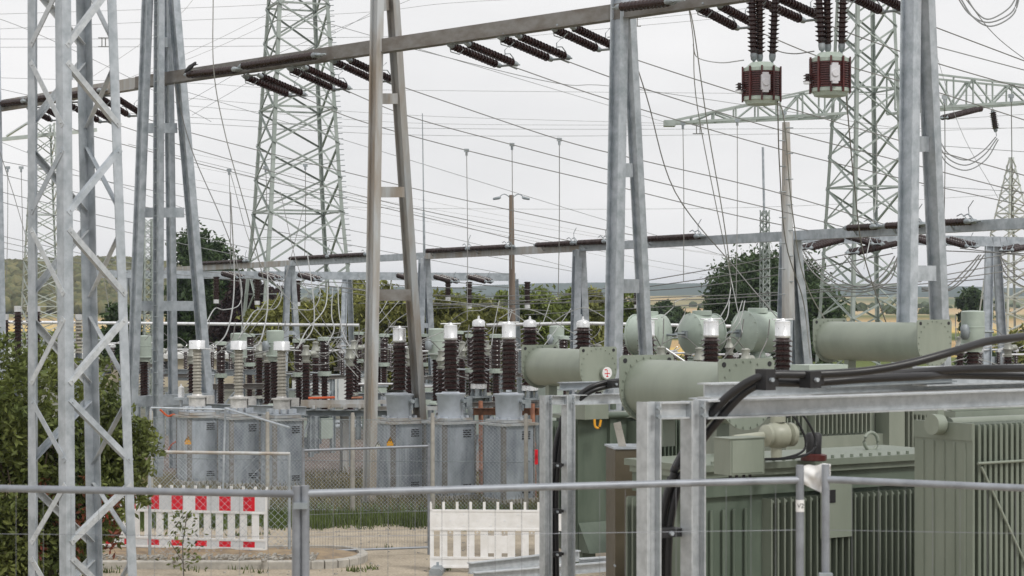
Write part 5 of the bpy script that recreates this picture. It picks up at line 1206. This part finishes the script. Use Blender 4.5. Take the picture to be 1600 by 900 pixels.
# ------------------------------------------------------------------ transformers
def conservator(parent, px, py, d, Ln, s=1.0, gauge=False):
    c = W(px, py, d); a = YL; r = .325*s; k = .375*s
    mb = MB(); mb.lathe(c, c+a*Ln, [(0,r),(Ln,r)], 40, side=XL); body = build('conservator', mb, M['green'], parent)
    def plate(q, n):
        poly = [(-k*.92,k),(-k,k*.92)] + [(k*math.cos(math.pi+math.pi*i/18), k*math.sin(math.pi+math.pi*i/18)) for i in range(19)] + [(k,k*.92),(k*.92,k)]
        m_ = MB(); m_.prism(q, q+n*.02, poly, XL, Z)
        for i in range(22):
            w_ = math.pi*2*i/22
            p = q - n*.001 + XL*(k*.93*math.cos(w_)) + Z*(k*.93*math.sin(w_)); m_.cyl(p-a*.014, p+a*.034, .011*s, 6)
        build('end_plate', m_, M['green'], body)
        m_ = MB()
        for sx in (-1, 1): p = q + XL*(sx*k*.82) + Z*k*.84; m_.cyl(p-a*.004, p+a*.026, .028*s, 12)
        build('lifting_hole', m_, M['black'], body)
    plate(c-a*.02, a); plate(c+a*Ln, a)
    if gauge:
        q = c + XL*.13*s - Z*.06*s - a*.02; mb = MB(); mb.cyl(q, q-a*.06, .115*s, 20); g = build('oil_gauge', mb, M['green'], body)
        mb = MB(); mb.cyl(q-a*.0605, q-a*.064, .098*s, 20); build('dial', mb, M['white'], body)
        mb = MB(); e = q-a*.066; mb.obox(e, XL*.005, a*.001, Z*.05); mb.obox(e-Z*.01, XL*.05, a*.001, Z*.006)
        mb.obox(e+XL*.0-Z*.055, XL*.02, a*.001, Z*.008); mb.obox(e-XL*.03+Z*.05, XL*.02, a*.001, Z*.008); build('pointer', mb, M['red'], body)
    mb = MB()
    for f in (.25, .8): q = c+a*Ln*f; mb.obox(q-Z*(r+.12), XL*.08, a*.05, Z*.16)
    build('saddle', mb, M['green'], body)
    return c
def fins(t, P0, n, step, depth, z0, z1, th=.012, name='radiator', m='green_dk', dirn=XL, out=-YL):
    """row of thin vertical cooling fins standing out of a wall"""
    mb = MB()
    for i in range(n): q = P0 + dirn*(i*step) + out*(depth/2); mb.obox(Vector((q.x,q.y,(z0+z1)/2)), dirn*th/2, out*depth/2, Z*(z1-z0)/2); e = q+out*depth/2; mb.cyl((e.x,e.y,z0+.01), (e.x,e.y,z1-.01), th*.85, 6)
    for z in (z0+.04, z1-.04): a, b = P0+out*depth*.5, P0+dirn*((n-1)*step)+out*depth*.5; mb.cyl((a.x,a.y,z), (b.x,b.y,z), .02, 8)
    o = build(name, mb, M[m], t); return o
def boxl(mb, P0, lx, ly, z0, z1):   # box from corner P0 along XL, YL
    c = P0 + XL*lx/2 + YL*ly/2; mb.obox(Vector((c.x,c.y,(z0+z1)/2)), XL*lx/2, YL*ly/2, Z*(z1-z0)/2)
# T2, centre right
FL = Vector((1.66, 18.5, 0)); g = gz(1, 19)
t = thing('power_transformer', 'large dark green transformer in the right foreground with ribbed tank, lid and front conservator', 'transformer', (FL.x, FL.y, g))
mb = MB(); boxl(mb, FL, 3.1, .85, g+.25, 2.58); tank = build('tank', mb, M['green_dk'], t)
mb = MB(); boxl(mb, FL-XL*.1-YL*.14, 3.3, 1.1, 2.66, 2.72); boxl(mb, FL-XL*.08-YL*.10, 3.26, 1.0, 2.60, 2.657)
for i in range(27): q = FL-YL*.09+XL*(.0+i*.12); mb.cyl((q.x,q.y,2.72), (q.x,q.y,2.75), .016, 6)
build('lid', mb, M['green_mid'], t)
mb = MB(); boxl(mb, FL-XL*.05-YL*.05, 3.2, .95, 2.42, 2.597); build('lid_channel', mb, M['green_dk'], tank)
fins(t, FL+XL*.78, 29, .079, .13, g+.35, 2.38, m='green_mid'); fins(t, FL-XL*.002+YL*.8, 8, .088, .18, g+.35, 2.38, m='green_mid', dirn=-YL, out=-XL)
mb = MB()
for x in (.2, .34, .46, .60): q = FL+XL*x; mb.cyl((q.x-.02,q.y-.05,g+.2), (q.x-.02,q.y-.05,2.3), .018, 8)
build('pipe', mb, M['green_dk'], tank)
mb = MB(); boxl(mb, FL-XL*.02-YL*.03, 3.14, .03, g+.2, g+.36); build('tank_skirt', mb, M['green'], tank)
mb = MB(); boxl(mb, FL-YL*.16+XL*1.36, .38, .02, 1.98, 2.5); build('plate_holder', mb, M['green'], t)
mb = MB(); boxl(mb, FL-YL*.166+XL*1.37, .16, .004, 2.31, 2.43); build('name_plate', mb, M['black'], t)
conservator(t, 1165, 616, 20.0, 1.6, .93)
# control box
q = W(1155, 712, 17.7); mb = MB(); mb.obox(q, XL*.19, YL*.11, Z*.155); mb.obox(q+Z*.158, XL*.2, YL*.12, Z*.004); bxo = build('control_box', mb, M['green'], t)
mb = MB(); mb.obox(q-YL*.114, XL*.17, YL*.003, Z*.14); build('door', mb, M['green'], bxo)
mb = MB()
for k in (-.1, -.03, .05, .12): mb.cyl(q+XL*k-Z*.155, q+XL*k-Z*.2, .014, 8)
build('cable_gland', mb, M['black'], bxo)
# relay, valves, cables near lid
q = W(1213, 680, 18.6); mb = MB(); mb.lathe(q-XL*.16, q+XL*.2, [(0,.05),(.03,.10),(.06,.10),(.07,.07),(.12,.12),(.24,.12),(.28,.07),(.3,.11),(.34,.11),(.36,.04)], 16); mb.cyl(q-Z*.22, q+Z*.16, .05, 10); mb.cyl(q+Z*.12+XL*.02, q+Z*.17+XL*.02, .07, 10)
mb.cyl(q-XL*.16, q-XL*.5-Z*.02, .04, 10); build('gas_relay', mb, mat('beige_green_enamel', (.33,.34,.27), .4), t)
mb = MB(); 
for k in (0, .12): mb.tube(spline([q+Z*.16+XL*k, q+Z*.2+XL*(.12+k)-YL*.05, q+XL*(.26+k)-YL*.08, q-Z*.14+XL*(.24+k)-YL*.1, q-Z*.2+XL*k-YL*.12, q-Z*.2-XL*.3-YL*.12], 6), .012, 6)
build('control_cable', mb, M['rubber'], t)
for k, (px, dy) in enumerate(((1267,0),(1276,3))):
    q = W(px, 705+dy*0, 18.95); mb = MB(); mb.lathe(Vector((q.x,q.y,2.72)), Vector((q.x,q.y,3.0)), [(0,.085),(.04,.085),(.045,.045),(.13,.045),(.24,.05),(.26,.03)], 14); build('bushing', mb, M['black'], t)
    mb = MB(); mb.lathe(Vector((q.x,q.y,2.725)), Vector((q.x,q.y,2.79)), [(0,.095),(.05,.095),(.06,.06)], 14); build('gasket_ring', mb, M['porc_red'], t)
q = W(1361,692,20.4); mb = MB(); mb.tube([Vector((q.x,q.y,2.8))+XL*.09*math.cos(k*.5236)+Z*.09*math.sin(k*.5236) for k in range(13)], .018, 8); build('lifting_eye', mb, M['green'], t)
# T1, left
FL = Vector(((903-800)/F*32, 32.0, 0)); g = 0
t = thing('power_transformer', 'green transformer behind the farther steel frame, with round oil gauge on its conservator', 'transformer', FL)
mb = MB(); boxl(mb, FL, 1.9, .6, .28, 2.35)
q = FL+XL*.62-YL*.03; mb.obox(Vector((q.x,q.y,1.45)), XL*.06, YL*.05, Z*.9)
mb.prism(FL-YL*.02+Z*.28, FL+XL*1.9-YL*.02+Z*.28, [(0,0),(.0,.45),(.3,-.0)], -YL, Z); tank = build('tank', mb, M['green_dk'], t)
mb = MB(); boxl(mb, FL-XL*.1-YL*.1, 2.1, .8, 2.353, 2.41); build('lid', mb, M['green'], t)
mb = MB(); boxl(mb, FL+XL*.05-YL*.05, .25, .5, 0, .28); boxl(mb, FL+XL*1.4-YL*.05, .25, .5, 0, .28); build('foot', mb, M['green_dk'], t)
fins(t, FL+XL*.95, 13, .075, .3, .5, 2.3); fins(t, FL-XL*.002+YL*.58, 7, .085, .25, .55, 2.3, dirn=-YL, out=-XL)
conservator(t, 934, 577, 32.0, 1.62, .94, True)
q = W(923, 643, 31.3); mb = MB(); mb.obox(q, XL*.22, YL*.16, Z*.11); build('control_box', mb, M['green'], t)
mb = MB(); mb.tube(spline([W(929,655,31), W(930,666,31), W(936,668,31), W(939,656,31)], 5), .018, 6); build('control_cable', mb, M['yellow'], t)
mb = MB(); mb.cyl(W(900,650,31.6), W(985,648,32.5), .05, 10); mb.cyl(W(958,640,31.6), W(958,630,31.6), .05, 8); build('pipe', mb, M['green_dk'], t)
# T3, right rear
FL = Vector(((1215-800)/F*28.5, 28.5, 0))
t = thing('power_transformer', 'pale green transformer farther back at right, under the long right-hand conservator', 'transformer', FL)
mb = MB(); boxl(mb, FL, 3.1, 1.8, .3, 2.55); boxl(mb, FL-YL*.18, 3.1, .16, 2.12, 2.30); boxl(mb, FL+XL*1.82-YL*.3, .3, .28, .3, 3.0); tank = build('tank', mb, M['green'], t)
fins(t, FL+XL*.55, 14, .08, .16, 2.32, 2.9, m='green'); fins(t, FL+XL*2.2, 13, .08, .3, .6, 2.95, m='green'); fins(t, FL-XL*.05, 7, .07, .1, 2.32, 2.9, m='green')
mb = MB(); boxl(mb, FL+XL*0-YL*0, 3.1, .1, 2.551, 2.95); build('side_panel', mb, M['green'], tank)
mb = MB(); boxl(mb, FL-XL*.1-YL*.1, 3.4, 2.1, 2.96, 3.0); build('lid', mb, M['green'], t)
conservator(t, 1459, 536, 31.4, 2.35, .96)
q = W(1280,575,29); mb = MB(); mb.obox(q, XL*.36, YL*.2, Z*.05); build('relay_cover', mb, M['green_lt'], t)
mb = MB(); q = W(1289,503,33.4); mb.cyl(q, q+Z*.05, .06, 10); build('valve_cap', mb, M['red'], t)
# T4, far right: radiator bank with flat end panel
NC = Vector((3.72, 16.5, 0)); g = gz(3.7, 16.5)
t = thing('power_transformer', 'green radiator bank of the rightmost transformer with flat ribbed end panel', 'transformer', (NC.x, NC.y, g))
z1 = W(1520,662,16.5).z; z0 = g+.25; w = .66
mb = MB(); mb.obox(NC+YL*w/2+Z*((z0+z1)/2), XL*.012, YL*w/2, Z*((z1-z0)/2))
for k in range(5): q = NC+YL*(w*(k+.7)/5.6)-XL*.014; mb.cyl(Vector((q.x,q.y,z0+.05)), Vector((q.x,q.y,z1-.16)), .012, 6)
mb.obox(NC+YL*w/2-XL*.016+Z*(z1-.07), XL*.006, YL*w/2, Z*.07); build('end_panel', mb, M['green_mid'], t)
mb = MB(); q = NC+YL*(w*.52)-XL*.03+Z*(z1-.02); mb.cyl(q, q-XL*.10, .085, 18); mb.cyl(q+XL*.1, q+XL*1.8, .05, 12); mb.box(q+Z*.10, .05, .05, .05); build('header_pipe', mb, M['green'], t)
fins(t, NC+XL*.07+YL*w, 26, .062, w-.01, z0, z1-.01, .020, m='green_mid')
mb = MB(); a = NC-YL*.025; mb.cyl(a+XL*.02+Z*(z1-.32), a+XL*1.7+Z*(z1-.32), .012, 8); mb.cyl(a+XL*.06+Z*(z1-.35), a+XL*.95+Z*(z0+.35), .011, 8); build('brace_rod', mb, M['green'], t)
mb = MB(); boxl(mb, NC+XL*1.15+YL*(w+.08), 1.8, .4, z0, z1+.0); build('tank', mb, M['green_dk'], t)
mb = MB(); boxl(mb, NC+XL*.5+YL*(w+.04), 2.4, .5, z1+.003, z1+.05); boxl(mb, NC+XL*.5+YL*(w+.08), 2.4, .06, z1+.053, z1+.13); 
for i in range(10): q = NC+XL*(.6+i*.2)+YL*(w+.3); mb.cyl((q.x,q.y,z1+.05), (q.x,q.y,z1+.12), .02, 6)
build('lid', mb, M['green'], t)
mb = MB(); 
for px in (1537,):
    q = W(px, 633, 18.6); mb.tube([q+XL*.06*math.cos(k*.5236)+Z*.06*math.sin(k*.5236) for k in range(13)], .014, 8)
build('lifting_eye', mb, M['green'], t)
# brown cabinet with pale board on it
q = gp(985, 20.5); t = thing('control_cabinet', 'olive brown steel cabinet standing left of the near frame posts', 'cabinet', q)
zt = W(985,702,20.5).z; mb = MB(); mb.box((q.x+.02, q.y+.25, (q.z+zt)/2), .42, .5, zt-q.z, R(8)); build('body', mb, M['brown'], t)
mb = MB(); mb.box((q.x+.02, q.y+.25, zt+.012), .45, .53, .02, R(8)); build('roof', mb, M['galv'], t)
mb = MB()
for z in (1.55, 2.35): mb.cyl((q.x-.155, q.y-.03, z), (q.x-.155, q.y+.02, z), .012, 8)
build('lock', mb, M['galv'], t)
a, b = W(964,660,20.6), W(973,699,20.6); mb = MB(); mb.rbeam(a, b, .075, .02, Vector((1,0,0))); single('pale_board', mb, M['concrete'], 'short pale board leaning on top of the olive brown cabinet', 'board')
# small red fitting hidden by the frame, orange object in the yard edge
mb = MB(); 
for z in (.75, 1.0): mb.cyl(W(838,690,36)-Z*z*.4, W(838,690,36)-Z*(z*.4-.16), .03, 8)
single('hose_coupling', mb, M['red'], 'small red couplings beside the farther steel frame', 'coupling')

# ------------------------------------------------------------------ air
HAZE = 1.7e-4
if HAZE:
    mb = MB(); mb.box((0, 2200, 20), 6000, 5200, 62); hz = build('haze', mb, M['white']); hz.data.materials.clear()
    hm = bpy.data.materials.new('haze_air'); hm.use_nodes = True; n = hm.node_tree.nodes; n.remove(n['Principled BSDF'])
    pv = n.new('ShaderNodeVolumePrincipled'); pv.inputs['Color'].default_value = (.80, .88, 1, 1); pv.inputs['Density'].default_value = HAZE; pv.inputs['Anisotropy'].default_value = .1
    hm.node_tree.links.new(pv.outputs[0], n['Material Output'].inputs['Volume']); hz.data.materials.append(hm); hz['kind'] = 'stuff'
